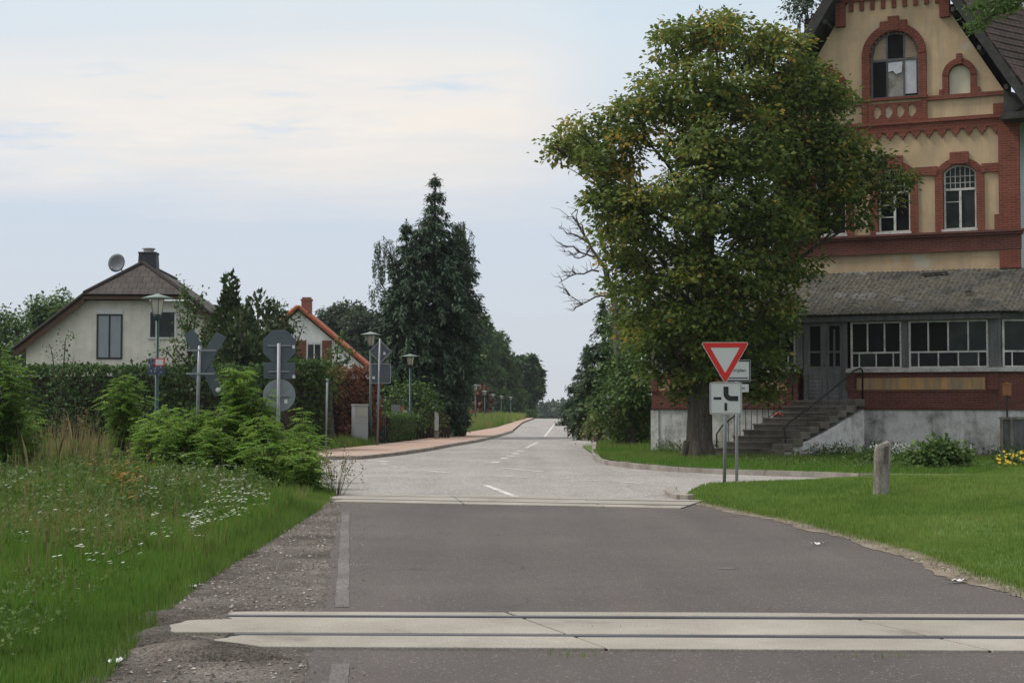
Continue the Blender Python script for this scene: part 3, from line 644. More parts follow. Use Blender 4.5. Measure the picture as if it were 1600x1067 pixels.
def holed_wall(name, outline, holes, y0, y1, mat, parent):
    """planar wall with openings: filled with bmesh triangle_fill, extruded from y0 (front) to y1"""
    bm = bmesh.new(); loops = []
    for pl in [outline]+holes:
        vs = [bm.verts.new((x, y0, z)) for x, z in pl]
        es = [bm.edges.new((vs[i], vs[(i+1) % len(vs)])) for i in range(len(vs))]; loops += es
    bmesh.ops.triangle_fill(bm, use_beauty=True, use_dissolve=False, edges=loops)
    kill = []
    for f in bm.faces:
        c = f.calc_center_median()
        for h in holes:
            if inpoly(np.array([[c.x, c.z]]), h)[0]: kill.append(f); break
    if kill: bmesh.ops.delete(bm, geom=kill, context='FACES')
    r = bmesh.ops.extrude_face_region(bm, geom=list(bm.faces))
    for g in r['geom']:
        if isinstance(g, bmesh.types.BMVert): g.co.y = y1
    bmesh.ops.recalc_face_normals(bm, faces=bm.faces)
    me = bpy.data.meshes.new(name); bm.to_mesh(me); bm.free(); me.materials.append(mat); return link(name, me, parent)
CX = 7.0; EZ = 10.75; SL = 1.63
def half(z): return 1.78+(14.1-z)/SL          # half width of the gable at height z (roof underside)
win1 = [(5.0, .50), (7.0, .50), (9.0, .50)]
hol = [arch(c, h, 6.93, 8.72, .24, 8) for c, h in win1]
hol += [arch(CX+.04, .76, 11.10, 12.52, .76, 16), arch(9.03, .33, 11.14, 11.72, .33, 10), arch(5.02, .33, 11.14, 11.72, .33, 10)]
apexz = 14.1+1.78*SL
outl = [(3.3, 4.3), (10.72, 4.3), (10.72, EZ), (CX+half(EZ)-.25, EZ), (CX, apexz-.4), (CX-half(EZ)+.25, EZ), (3.3, EZ)]
wall = holed_wall('wall', outl, hol, W, W+.4, M['tan'], B)
m = MB(); m.b2(3.3, 10.72, W, W+.4, 0, 4.298); m.build('lower_wall', M['brickdark'], B)
# side and back walls, unlit inside
m = MB(); m.b2(3.3, 3.65, W+.402, W+10, 0, EZ); m.b2(3.65, 12.5, W+9.6, W+10, 0, EZ); m.build('rear_wall', M['tan'], B)
m = MB(); m.add([(10.72, W+.05, 0), (10.72+.487*7, W+.05+.874*7, 0), (10.72+.487*7, W+.05+.874*7, EZ), (10.72, W+.05, EZ)], [(0, 1, 2, 3)]); m.add([(10.42, W+.42, 0), (10.42+.487*7, W+.42+.874*7, 0), (10.42+.487*7, W+.42+.874*7, EZ), (10.42, W+.42, EZ)], [(3, 2, 1, 0)]); m.build('side_wall', M['palewall'], B)
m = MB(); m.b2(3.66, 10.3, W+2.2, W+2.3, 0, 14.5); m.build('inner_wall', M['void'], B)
# --- brick dressings
for s in (1, -1):
    bk_ = MB()
    q = lambda u: CX+s*(u-CX)
    def bb(u0, u1, y, z0, z1): bk_.b2(min(q(u0), q(u1)), max(q(u0), q(u1)), W-y, W+.1, z0, z1)
    bb(10.17, 10.78, .10, 5.70, 6.25); bb(10.17, 10.78, .10, 6.87, EZ); bb(10.03, 10.172, .085, 6.872, 7.35); bb(10.03, 10.17, .08, 10.42, EZ)
    bb(9.66, 10.168, .07, 8.66, 8.93)          # ties between windows and quoins
    bk_.build('quoin', M['brick'], B)
for a, b in ((5.66, 6.34), (7.66, 8.34)): bk_ = MB(); bk_.b2(a, b, W-.07, W+.1, 8.66, 8.93); bk_.build('brick_band', M['brick'], B)
co = MB()
co.b2(3.2, 10.8, W-.10, W+.1, 6.27, 6.72); co.b2(3.15, 10.86, W-.17, W+.1, 6.722, 6.80); co.b2(3.1, 10.9, W-.22, W+.1, 6.802, 6.868)
co.build('cornice', M['brickdark'], B)
fz = MB(); fz.b2(3.2, 10.80, W-.09, W+.1, 10.06, 10.30); fz.b2(3.15, 10.86, W-.15, W+.1, 10.302, 10.42)
x = 3.95
while x < 10.1:                                # corbel table of small pointed teeth under the band
    fz.prism([(x, 10.058), (x+.30, 10.058), (x+.23, 9.92), (x+.19, 9.92), (x+.15, 9.80), (x+.11, 9.92), (x+.07, 9.92)], W-.085, W+.05); x += .40
fz.build('frieze', M['brick'], B)
sb = MB(); sb.b2(CX+1.05, CX+3.42, W-.09, W+.1, 11.0, 11.13); sb.b2(CX-3.42, CX-.97, W-.09, W+.1, 11.0, 11.13)
sb.b2(CX-.97, CX-.80, W-.08, W+.1, 10.422, 11.10); sb.b2(CX+.88, CX+1.05, W-.08, W+.1, 10.422, 11.10)
sb.b2(CX-1.0, CX+1.08, W-.12, W+.1, 11.101, 11.17); sb.build('sill_band', M['brick'], B)
# pierced brick apron with four little trefoil openings
def trefoil(c, z): return [(c+.10*math.cos(a)*(1.0+.35*abs(math.cos(1.5*a))), z+.17*math.sin(a)*(1+.25*abs(math.cos(2*a)))) for a in np.linspace(0, 2*PI, 20, endpoint=False)]
holed_wall('apron', [(CX-.80, 10.422), (CX+.88, 10.422), (CX+.88, 11.0), (CX-.80, 11.0)], [trefoil(CX+.04+d, 10.74) for d in (-.54, -.18, .18, .54)], W-.06, W-.005, M['brick'], B)
def surround(cx, hw, z0, zs, rise, wd, y, key, n=14):
    o = arch(cx, hw+wd, z0, zs, rise+wd*(1 if rise > .3 else .85), n); i = arch(cx, hw, z0, zs, rise, n); sr.ring(o, i, W-y+.012, W+.2)
    nn = 30 if rise > .3 else 22; oa = arch(cx, hw+wd, z0, zs, rise+wd*(1 if rise > .3 else .85), nn)[1:-1]; ia = arch(cx, hw, z0, zs, rise, nn)[1:-1]
    for k in range(nn):
        L = lambda p, q, t: (p[0]+(q[0]-p[0])*t, p[1]+(q[1]-p[1])*t)
        sr.prism([L(oa[k], oa[k+1], .07), L(oa[k], oa[k+1], .93), L(ia[k], ia[k+1], .93), L(ia[k], ia[k+1], .07)], W-y-random.uniform(0, .008), W-y+.02)
    if key: sr.b2(cx-key[0], cx+key[0], W-y-.035, W+.1, zs+rise+.01, zs+rise+wd+key[1])
for c, h in win1:
    sr = MB()
    surround(c, h, 6.872, 8.72, .24, .24, .07, (.28, .13))
    for s in (-1, 1): sr.b2(c+s*(h+.24)-.10, c+s*(h+.24)+.06, W-.085, W+.1, 8.65, 8.82)
    sr.build('window_surround', M['brick'], B)
sr = MB(); surround(CX+.04, .76, 11.172, 12.52, .76, .24, .09, (.17, .22))
sr.b2(CX+.04-.42, CX+.04+.42, W-.105, W+.1, 13.29, 13.60)
sr.build('window_surround', M['brick'], B)
for c in (9.03, 5.02):
    sr = MB(); surround(c, .33, 11.13, 11.72, .33, .18, .07, (.08, .15), 10)
    for s in (-1, 1): sr.b2(c+s*.55-.06, c+s*.55+.06, W-.075, W+.1, 11.131, 11.30)
    sr.build('window_surround', M['brick'], B)
tc = MB()
for i in range(9): tc.b2(CX-1.35+i*.335, CX-1.35+i*.335+.13, W-.08, W+.1, 14.02, 14.32)
tc.b2(CX-1.6, CX+1.6, W-.10, W+.1, 14.322, 14.62)
for s in (-1, 1): tc.b2(CX+s*1.62-.15, CX+s*1.62+.15, W-.16, W+.1, 13.55, 14.30)
tc.build('corbels', M['brick'], B)
# --- windows of the main front
for k, (c, h) in enumerate(win1):
    fr = MB(); y0, y1 = W+.10, W+.16
    out = arch(c, h-.01, 6.95, 8.72, .23, 8); inn = arch(c, h-.065, 7.0, 8.71, .19, 8); fr.ring(out, inn, y0, y1)
    fr.b2(c-h+.02, c+h-.02, y0, y1, 6.95, 7.0); fr.b2(c-h+.06, c+h-.06, y0-.02, y1, 8.16, 8.23); fr.b2(c-.035, c+.035, y0-.015, y1, 7.0, 8.16)
    for i in range(1, 6): fr.b2(c-h+.06+i*(2*h-.12)/6-.01, c-h+.06+i*(2*h-.12)/6+.01, y0+.005, y1-.01, 8.23, 8.90)
    for z in (8.40, 8.60): fr.b2(c-h+.06, c+h-.06, y0+.007, y1-.012, z-.01, z+.01)
    if k != 2: fr.b2(c-h+.06, c-.035, y0+.004, y1, 7.42, 7.45)
    fr.b2(c-h+.06, c-.035, y0+.004, y1, 7.80, 7.825)
    fr.b2(c-h-.04, c+h+.04, W-.13, W+.12, 6.875, 6.945)
    f = fr.build('window', M['whitewood'], B)
    p = MB(); p.prism(arch(c, h-.03, 6.96, 8.72, .21, 8), y1-.025, y1-.015); p.build('pane', M['pane'] if k != 2 else M['pane_green'], f)
fr = MB(); c = CX+.04; y0, y1 = W+.12, W+.19
fr.ring(arch(c, .75, 11.18, 12.52, .75, 16), arch(c, .69, 11.18, 12.52, .69, 16), y0, y1); fr.b2(c-.69, c+.69, y0, y1, 11.18, 11.24)
fr.b2(c-.69, c+.69, y0-.01, y1, 12.36, 12.44); fr.b2(c-.27, c-.22, y0-.005, y1, 11.24, 13.2); fr.b2(c+.26, c+.31, y0-.005, y1, 11.24, 13.2)
bw = fr.build('window', M['oldwood'], B); bw['label'] = 'broken arched gable window patched with boards'
def panel(name, x0, x1, z0, z1, mat, rise=None):
    q = MB()
    if rise is None: q.b2(x0, x1, y0+.03, y0+.045, z0, z1)
    else:
        pts = [(x, z) for x, z in ((x0+(x1-x0)*i/6, 0) for i in range(7))]
        q.prism([(x0, z0)]+[(x, 12.52+math.sqrt(max(0, .69**2-(x-c)**2))) for x, _ in pts]+[(x1, z0)], y0+.03, y0+.045)
    return q.build(name, mat, bw)
panel('board', c-.69, c-.27, 12.44, 0, M['plywood'], 1); panel('board', c+.31, c+.69, 12.44, 0, M['plywood'], 1)
panel('pane', c-.22, c+.26, 12.44, 0, M['void'], 1); panel('pane', c-.69, c-.27, 11.24, 12.36, M['void'])
panel('board', c-.22, c+.26, 11.24, 12.36, M['board']); panel('board', c+.31, c+.66, 11.30, 12.36, M['whiteboard'])
q = MB(); q.add([(c-.2, y0-.02, 12.3), (c+.24, y0-.03, 12.32), (c+.22, y0-.05, 11.98), (c+.05, y0-.07, 11.93), (c-.06, y0-.05, 12.05), (c-.2, y0-.04, 12.02)], [(0, 1, 2, 3, 4, 5)]); q.build('torn_sheet', M['whiteboard'], bw)
for cc, mt in ((9.03, 'cream'), (5.02, 'void')):  # left niche: near-black fill painted to stand for the dark of a hole
    q = MB(); q.prism(arch(cc, .32, 11.15, 11.72, .32, 10), W+.10, W+.14); q.build('niche_fill', M[mt], B)
# --- main roof: steep gable with barge boards standing well forward
OV = .85
def slope(side):
    d = Vector((.487, .874, 0)) if side > 0 else Vector((0, 1, 0)); Lr = 9.5
    a = Vector((CX, W-OV, apexz+.15)); hw = half(EZ-.75)+.35; e = Vector((CX+side*hw, W-OV, apexz+.15-hw*SL*.985))
    th = Vector((side*.16, 0, .10)); n1, n2 = 10, 22; v = []; f = []; uv = []
    for i in range(n1+1):
        p = a.lerp(e, i/n1)
        # slight sprocket (outward kick) of the lowest rows
        if i >= n1-2: p.x += side*.05*(i-n1+3)
        for j in range(n2+1):
            q = p+d*Lr*j/n2; q.z += .03*math.sin(j*.8+i*.4); v.append(tuple(q+th))
    for i in range(n1):
        for j in range(n2):
            A = i*(n2+1)+j; f.append((A, A+1, A+n2+2, A+n2+1) if side < 0 else (A, A+n2+1, A+n2+2, A+1))
    me = bpy.data.meshes.new('roof_slope'); me.from_pydata(v, [], f); me.materials.append(M['tile_old']); me.update()
    l = me.uv_layers.new(name='UVMap'); sl = (e-a).length
    for p in me.polygons:
        for li in p.loop_indices:
            vi = me.loops[li].vertex_index; l.data[li].uv = ((vi % (n2+1))/n2*Lr, (vi//(n2+1))/n1*sl)
    o = link('roof_slope', me, B); sm = o.modifiers.new('thick', 'SOLIDIFY'); sm.thickness = .12; sm.offset = -1
    # courses standing out as little steps
    st = MB()
    rows = 30
    for r in range(1, rows):
        p = a.lerp(e, r/rows)+th; nrm = Vector((side*SL, 0, 1)).normalized()
        for j in range(18):
            u0 = p+d*Lr*j/18+nrm*(.02+random.uniform(0, .012)); u1 = p+d*Lr*(j+.97)/18+nrm*(.02+random.uniform(0, .012)); dn = (e-a).normalized()*.04
            st.add([u0, u1, u1+dn-nrm*.03, u0+dn-nrm*.03], [(0, 1, 2, 3)])
    st.build('tile_course', M['tile_old'], o)
    bb = MB(); w0 = (e-a)
    for y, dep, wd in ((W-OV-.03, .07, .26), (W-OV+.10, .05, .16)):
        nn = Vector((-side*SL, 0, -1)).normalized()
        P0 = a+th*.8; P1 = e+th*.8+w0.normalized()*.25
        pl = [(P0.x, P0.z), (P1.x, P1.z), ((P1+nn*wd).x, (P1+nn*wd).z), ((P0+nn*wd).x, (P0+nn*wd).z)]
        bb.prism(pl, y, y+dep)
    bb.build('barge_board', M['darkwood'], B)
    sf = MB(); nn = Vector((-side*SL, 0, -1)).normalized()*.06
    A_, E_ = a+nn, e+nn; y2 = W+.1
    sf.add([(A_.x, W-OV+.16, A_.z), (E_.x, W-OV+.16, E_.z), (E_.x, y2, E_.z), (A_.x, y2, A_.z)], [(0, 1, 2, 3)])
    for k in range(4):
        z = 11.1+k*1.25; hx = half(z)-.12
        sf.box((CX+side*hx, W-OV/2+.05, z), (.11, OV, .14))
    sf.build('soffit', M['darkwood'], B)
    return o
slope(1); slope(-1)
q = MB(); e = Vector((CX+half(EZ)+.35, W-.6, EZ-.30))
q.tube([e, e+Vector((.487, .874, 0))*9], [.09, .09], 8); q.build('gutter', M['darkwood'], B)
q = MB(); q.b2(CX+half(EZ)-.5, CX+half(EZ)+.35, W-.75, W+.1, EZ-.62, EZ-.42); q.prism([(10.4, EZ-.42), (10.62, EZ-.42), (11.25, EZ-.1), (11.0, EZ+.1), (10.4, EZ+.3)], W-.55, W-.35); q.build('eave_bracket', M['darkwood'], B)
q = MB(); q.box((10.35, W+2.0, 13.55), (.16, .5, 1.9), 0, 0, Matrix.Rotation(-.35, 3, 'Y')); q.box((10.95, W+2.2, 13.6), (1.0, .4, 1.7)); q.build('dormer_cheek', [M['whitewood']], B)
# --- veranda: socle, brick parapet, glazing, corrugated roof
VB = (10.4, 0.0); VC = (15.5, 2.1)         # front corner, then a canted side running back to the right
sd = Vector((VC[0]-VB[0], VC[1]-VB[1], 0)).normalized(); sa = math.atan2(sd.y, sd.x); sn = Vector((sd.y, -sd.x, 0))
def side_box(mb, s0, s1, y0, y1, z0, z1, mi=0):
    c = Vector((VB[0], VB[1], 0))+sd*(s0+s1)/2-sn*((y0+y1)/2); mb.box((c.x, c.y, (z0+z1)/2), (s1-s0, y1-y0, z1-z0), mi, sa)
q = MB(); q.b2(0, 4.6, .05, .35, -.1, 1.40); q.b2(6.15, 10.40, .05, .35, -.1, 1.40); side_box(q, .02, 5.4, .05, .35, -.1, 1.40); q.b2(0, .35, .352, W, -.1, 1.40); q.b2(-.03, .22, .01, .3, -.1, 1.38); q.build('socle', M['socle'], B)
q = MB(); q.b2(4.6, 6.15, .06, .36, -.1, 1.68); q.build('landing_front', M['stone'], B)
q = MB()
for a, b in ((0, 4.62), (6.12, 10.43)):
    q.b2(a, b, 0, .36, 1.402, 1.56); q.b2(a, b, .035, .36, 1.562, 2.50); q.b2(a, b, .015, .36, 1.93, 1.97); q.b2(a, b, -.02, .36, 1.44, 1.50)
side_box(q, .04, 5.4, 0, .36, 1.402, 1.56); side_box(q, .04, 5.4, .035, .36, 1.562, 2.50); q.b2(0, .36, .362, W, 1.402, 2.5)
for a, b in ((-.02, .20), (.62, .80), (1.75, 1.95), (6.10, 6.34), (10.16, 10.45)): q.b2(a, b, -.015, .1, 1.975, 2.48)
q.build('parapet', M['brickdark'], B)
for a, b in ((.22, .60), (.82, 1.73), (1.97, 4.3), (6.40, 10.08)): q = MB(); q.b2(a, b, .018, .1, 1.99, 2.34); q.build('parapet_panel', M['ochre'], B)
q = MB(); side_box(q, 1.5, 5, .018, .1, 1.98, 2.36); q.build('parapet_panel', M['socle'], B)
q = MB()
for a, b in ((-.08, 4.66), (6.10, 10.5)): q.b2(a, b, -.09, .40, 2.502, 2.555); q.b2(a, b, -.06, .38, 2.557, 2.625)
side_box(q, .06, 5.5, -.09, .40, 2.502, 2.555); side_box(q, .06, 5.5, -.06, .38, 2.557, 2.625); q.build('sill', M['greywhite'], B)
q = MB(); q.b2(-.1, 10.5, .02, .30, 4.0, 4.19); q.b2(-.1, 10.55, -.14, -.02, 4.02, 4.17); side_box(q, .1, 5.5, .02, .30, 4.0, 4.19)
for a, b in ((-.02, .22), (3.36, 3.60), (4.58, 4.78), (7.74, 7.90), (10.20, 10.44)): q.b2(a, b, .02, .24, 2.627, 4.0)
side_box(q, .06, .16, .02, .24, 2.627, 4.0); side_box(q, 1.9, 2.1, .02, .24, 2.627, 4.0); q.build('veranda_frame', M['oldwood'], B)
def glazing(a, b, nu, nl, fmat='whitewood', boxer=None, dark=('pane',)):
    bx = boxer or (lambda mb, x0, x1, y0, y1, z0, z1: mb.b2(x0, x1, y0, y1, z0, z1)); f = MB(); w = b-a
    for x0, x1 in ((a, a+.06), (b-.06, b)): bx(f, x0, x1, .07, .13, 2.63, 3.995)
    bx(f, a+.06, b-.06, .072, .128, 3.06, 3.11); bx(f, a+.06, b-.06, .074, .126, 2.63, 2.67); bx(f, a+.06, b-.06, .074, .126, 3.95, 3.995)
    for i in range(1, nu): x = a+w*i/nu; bx(f, x-.022, x+.022, .076, .124, 3.11, 3.95)
    for i in range(nl): x = a+w*(i+.5)/nl; bx(f, x-.018, x+.018, .076, .124, 2.67, 3.06)
    o = f.build('window', M[fmat], B); xs = [a+.05]+[a+w*i/nu for i in range(1, nu)]+[b-.05]
    for i in range(nu): p = MB(); bx(p, xs[i], xs[i+1]-.001, .099, .105, 3.07, 3.97); p.build('pane', M[dark[i % len(dark)]], o)
    xs = [a+.05]+[a+w*(i+.5)/nl for i in range(nl)]+[b-.05]
    for i in range(len(xs)-1): p = MB(); bx(p, xs[i], xs[i+1]-.001, .099, .105, 2.65, 3.08); p.build('pane', M[('pane', 'pane_green', 'pane')[(i*7+nu) % 3]], o)
glazing(.24, 1.75, 2, 3, 'oldwood'); glazing(1.75, 3.34, 2, 3, 'oldwood'); glazing(3.62, 4.56, 2, 2, 'greywhite', None, ('void', 'pane')); glazing(6.22, 7.72, 3, 3, 'whitewood', None, ('void', 'pane', 'void')); glazing(7.92, 10.18, 4, 4, 'whitewood', None, ('void', 'void', 'pane_green', 'pane_green'))
glazing(.2, 1.85, 2, 3, 'whitewood', side_box, ('pane_green', 'pane')); glazing(2.15, 5.3, 4, 4, 'whitewood', side_box)
# inside of the veranda
q = MB(); q.b2(.36, 10.4, .37, W-.01, 1.60, 1.66); q.build('veranda_floor', M['stone'], B)
# double door
d = MB()
for a, b in ((4.80, 4.92), (5.40, 5.50), (5.98, 6.12)): d.b2(a, b, .05, .14, 1.68, 3.995)
d.b2(4.92, 5.98, .052, .138, 3.9, 3.995)
for a, b in ((4.92, 5.40), (5.50, 5.98)):
    d.b2(a, b, .07, .12, 1.69, 2.62)
    for k in range(7): d.b2(a+.06, b-.06, .055, .07, 1.76+k*.115, 1.845+k*.115)
    d.b2(a, b, .06, .13, 2.62, 2.70); d.b2(a, b, .06, .13, 3.10, 3.16); d.b2(a, a+.08, .061, .129, 2.70, 3.9); d.b2(b-.08, b, .061, .129, 2.70, 3.9)
d.b2(5.70, 5.76, .06, .12, 2.7, 3.8)
dr = d.build('door', M['oldwood'], B)
p = MB(); p.b2(4.95, 5.38, .10, .105, 2.65, 3.9); p.b2(5.52, 5.96, .10, .105, 2.65, 3.9); p.build('pane', M['void'], dr)
p = MB(); p.lathe([(.02, 0), (.03, .02), (.02, .05)], (5.45, .0, 2.70), 8); p.build('handle', M['iron'], dr)
# corrugated roof: real waves
def corr(P00, P10, P01, P11, wl=.15, amp=.011):
    """front edge P00->P10, back edge P01->P11"""
    P00, P10, P01, P11 = map(Vector, (P00, P10, P01, P11)); n = int((P10-P00).length/wl*6); R = 14; v = []; f = []
    for r in range(R+1):
        for i in range(n+1):
            p = P00.lerp(P10, i/n).lerp(P01.lerp(P11, i/n), r/R)
            sag = -.05*math.sin(PI*r/R)*math.sin(i/n*9)+.012*math.sin(i/n*23+r)*(r/R)
            v.append((p.x, p.y, p.z+amp*math.sin(i*2*PI/6)+sag-(.014*(r % 5 == 0))))
    for r in range(R):
        for i in range(n): a = r*(n+1)+i; f.append((a, a+1, a+n+2, a+n+1))
    me = bpy.data.meshes.new('veranda_roof'); me.from_pydata(v, [], f); me.materials.append(M['corrugated']); me.update(); o = link('veranda_roof', me, B)
    o.modifiers.new('thick', 'SOLIDIFY').thickness = .012; return o
vr = corr((-.35, -.32, 4.24), (10.62, -.32, 4.24), (-.35, W-.02, 5.74), (10.9, W-.02, 5.70))
c0 = Vector((10.62, -.32, 4.24)); c1 = c0+sd*5.2
corr(c0, c1, (10.92, W-.02, 5.70), (10.92+2.2, W+3.9, 5.72))
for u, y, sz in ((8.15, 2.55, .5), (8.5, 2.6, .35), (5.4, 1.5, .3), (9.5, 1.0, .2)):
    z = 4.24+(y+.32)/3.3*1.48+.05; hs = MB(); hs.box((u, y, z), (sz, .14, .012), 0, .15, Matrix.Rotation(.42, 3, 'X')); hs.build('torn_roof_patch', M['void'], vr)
q = MB(); q.b2(-.3, 10.6, -.20, -.12, 4.175, 4.235); q.build('fascia', M['darkwood'], B)
# --- stone steps, shifting left as they come down
st = MB(); rs = 1.68/10
for k in range(10):
    zt = 1.68-rs*k; y = -.62-.30*k; sh = -.215*k
    a = 4.62+sh; b = 6.40+sh
    st.b2(a, b, y-(0 if k else 0), .05 if k == 0 else y+.34, -.15 if k < 1 else -.15, zt-.002*k)
    st.b2(a-.02, b+.02, y-.03, y+.1, zt-.06, zt+.002-.002*k)
stp = st.build('staircase', M['stone'], B, False, .012)
p0, p1 = Vector((6.42, -.35, 0)), Vector((4.52, -3.42, 0)); dd = (p1-p0); LW = dd.length; aw = math.atan2(dd.y, dd.x)
def diag(mb, poly, t0, t1):
    n = len(poly); q = MB(); q.prism(poly, t0, t1); R = Matrix.Rotation(aw, 3, 'Z'); mb.add([R @ Vector(v)+p0 for v in q.v], q.f)
wl = MB(); diag(wl, [(0, -.1), (LW, -.1), (LW, .16), (LW*.55, .62), (0, 1.42)], .0, .36); wl.build('stair_side_wall', M['socle'], B)
pw = MB()
for k in range(10):
    s0 = LW*k/10; z1 = 1.70-1.56*k/10+random.uniform(-.02, .02); diag(pw, [(s0+.012, z1-.21), (s0+LW/10+.03, z1-.21), (s0+LW/10+.03, z1), (s0+.012, z1)], -.05, .40+random.uniform(-.03, .06))
pw.build('stair_cheek', M['stone'], B, False, .02)
hr = MB()
def rail(pts, r=.022): hr.tube(pts, r, 8)
r0 = Vector((6.52, -.15, 2.62)); r1 = Vector((4.95, -2.75, 1.0)); r2 = Vector((4.98, -2.95, .0))
rail([Vector((6.60, -.1, 1.68)), Vector((6.60, -.1, 2.55)), Vector((6.56, -.15, 2.63)), r0+Vector((-.1, -.2, -.06)), r0.lerp(r1, .5)+Vector((0, 0, -.03)), r1+Vector((.08, .1, .04)), r1+Vector((-.02, -.1, -.12)), r2+Vector((.02, .05, .45)), r2], .028)
rail([r0+Vector((.06, 0, -.95)), r0.lerp(r1, .5)+Vector((.1, .1, -.82)), r1+Vector((.3, .1, -.9))], .016)
for k in range(1, 7): c = r0.lerp(r1, k/7); rail([c, c+Vector((.02, 0, -.85))], .006)
hr.build('handrail', M['iron'], B, True); hr = MB()
l0 = Vector((4.45, -.15, 2.55)); l1 = Vector((3.0, -2.4, .95))
rail([Vector((4.5, -.1, 1.68)), Vector((4.5, -.1, 2.5)), l0, l0.lerp(l1, .5), l1, l1+Vector((-.12, -.2, -.25)), l1+Vector((-.1, -.25, -.95))], .024)
for k in range(1, 12): c = l0.lerp(l1, k/12); rail([c, c+Vector((0, 0, -.85))], .011)
rail([l0+Vector((0, 0, -.85)), l1+Vector((0, 0, -.85))], .014)
hr.build('handrail', M['iron'], B, True)
# things standing on or by the building
def bloc(u, y, z=0.0): return Vector((4.356+u*math.cos(TH)+y*math.sin(TH), 50-u*math.sin(TH)+y*math.cos(TH), z))
rc = MB(); n = 8
rc.add([(-.16+.32*i/n, (-.07+.14*j/3)*(1-.3*abs(i/n-.5)), .03+.10*abs(math.sin(i*1.3+j*2))*(.3+math.sin(i/8*PI))) for i in range(n+1) for j in range(4)], [(i*4+j, i*4+4+j, i*4+5+j, i*4+1+j) for i in range(n) for j in range(3)])
o = rc.build('cloth_scrap', M['redcloth']); o.location = bloc(4.38, -1.36, 1.68-rs*3+.004); tag(o, 'crumpled faded red cloth lying on the stone steps', 'cloth')
fp = thing('fence_panel', 'grey wooden framed fence panel standing beside the veranda corner', 'fence', tuple(bloc(10.6, -.9, .06)), -TH-.05)
q = MB()
for xx in (0, .28, 1.0, 1.75, 2.5): q.b2(xx, xx+.075, -.03, .03, -.1, 1.12)
for zz in (.1, 1.08): q.b2(-.02, 2.6, -.045, -.031, zz, zz+.07)
q.build('frame', M['post'], fp); q = MB(); q.b2(.02, 2.5, .031, .045, .0, 1.08); q.build('panel', M['oldwood'], fp)
bx = thing('box_on_post', 'small rusty orange box on a thin post by the veranda corner', 'box', tuple(bloc(10.75, -.55, .06)), -TH)
q = MB(); q.tube([(0, 0, -.2), (0, 0, 1.78)], .028, 8); q.build('post', M['darkwood'], bx)
q = MB(); q.b2(-.11, .11, -.08, .08, 1.75, 2.06); q.prism([(-.14, 2.062), (.14, 2.062), (0, 2.13)], -.1, .1); q.build('box', M['rustbox'], bx, False, .008)
# ------------------------------------------------------------------ houses on the left
def roof_uv(name, quads, mat, parent, thick=.14):
    """quads of 4 points: eave a, eave b, ridge b, ridge a"""
    v = []; f = []; uvs = []
    for a, b, c, d in quads:
        a, b, c, d = map(Vector, (a, b, c, d)); k = len(v); v += [tuple(a), tuple(b), tuple(c), tuple(d)]; f.append((k, k+1, k+2, k+3))
        e = (b-a).normalized(); up = ((d-a)-e*(d-a).dot(e)).normalized()
        uvs += [((p-a).dot(e), (p-a).dot(up)) for p in (a, b, c, d)]
    me = bpy.data.meshes.new(name); me.from_pydata(v, [], f); me.materials.append(mat); me.update(); l = me.uv_layers.new(name='UVMap')
    for i, u in enumerate(uvs): l.data[i].uv = u
    o = link(name, me, parent); s = o.modifiers.new('thick', 'SOLIDIFY'); s.thickness = thick; s.offset = 1; return o
Y1 = 65.0; p = at(213, 560, Y1)
H1 = thing('house', 'beige rendered house with brown half hipped roof and a slate chimney', 'house', (p.x, Y1, 0), math.radians(3))
RZ, HZ, HX, EX = 7.30, 5.92, 2.02, 4.80; sl = .785
ez = HZ-(EX-HX)*sl; D_ = 10.0
m = MB(); m.prism([(-4.42, -.2), (4.42, -.2), (4.42, HZ-(4.42-HX)*sl-.12), (HX, HZ-.12), (-HX, HZ-.12), (-4.42, HZ-(4.42-HX)*sl-.12)], 0, D_-.5); m.build('wall', M['pale_render'], H1)
yo = -.45
rf = roof_uv('roof', [((EX, yo, ez), (EX, D_, ez), (HX, D_, HZ), (HX, yo, HZ)), ((HX, yo, HZ), (HX, D_, HZ), (0, D_, RZ), (0, 1.3, RZ)),
     ((-EX, D_, ez), (-EX, yo, ez), (-HX, yo, HZ), (-HX, D_, HZ)), ((-HX, D_, HZ), (-HX, yo, HZ), (0, 1.3, RZ), (0, D_, RZ)), ((-HX, yo, HZ), (HX, yo, HZ), (.001, 1.3, RZ), (-.001, 1.3, RZ))], M['tile_brown'], H1)
m = MB()
for s in (-1, 1):
    m.tube([(s*HX, yo, HZ+.15), (0, 1.3, RZ+.16)], .10, 8); m.tube([(s*EX, yo+.02, ez+.1), (s*HX, yo+.02, HZ+.12)], .085, 6)
m.tube([(0, 1.3, RZ+.16), (0, D_, RZ+.16)], .10, 8); m.build('ridge_tiles', M['tile_old'], H1)
if 0:
    pass
m = MB()
for s in (-1, 1): m.prism([(s*EX, ez-.02), (s*HX, HZ-.02), (s*HX, HZ-.26), (s*EX, ez-.26)], yo, yo+.06)
m.b2(-HX-.1, HX+.1, yo-.02, yo+.06, HZ-.10, HZ+.02)
for s in (-1, 1): m.add([(s*EX, yo+.061, ez-.14), (s*HX, yo+.061, HZ-.14), (s*HX, 0, HZ-.14), (s*EX, 0, ez-.14)], [(0, 1, 2, 3)])
m.build('eave_board', M['brownwood'], H1)
m = MB(); c4 = lambda k, z: [(.02-.42*k, 2.55-.45*k, z), (.02+.42*k, 2.55-.45*k, z), (.02+.42*k, 2.55+.45*k, z), (.02-.42*k, 2.55+.45*k, z)]
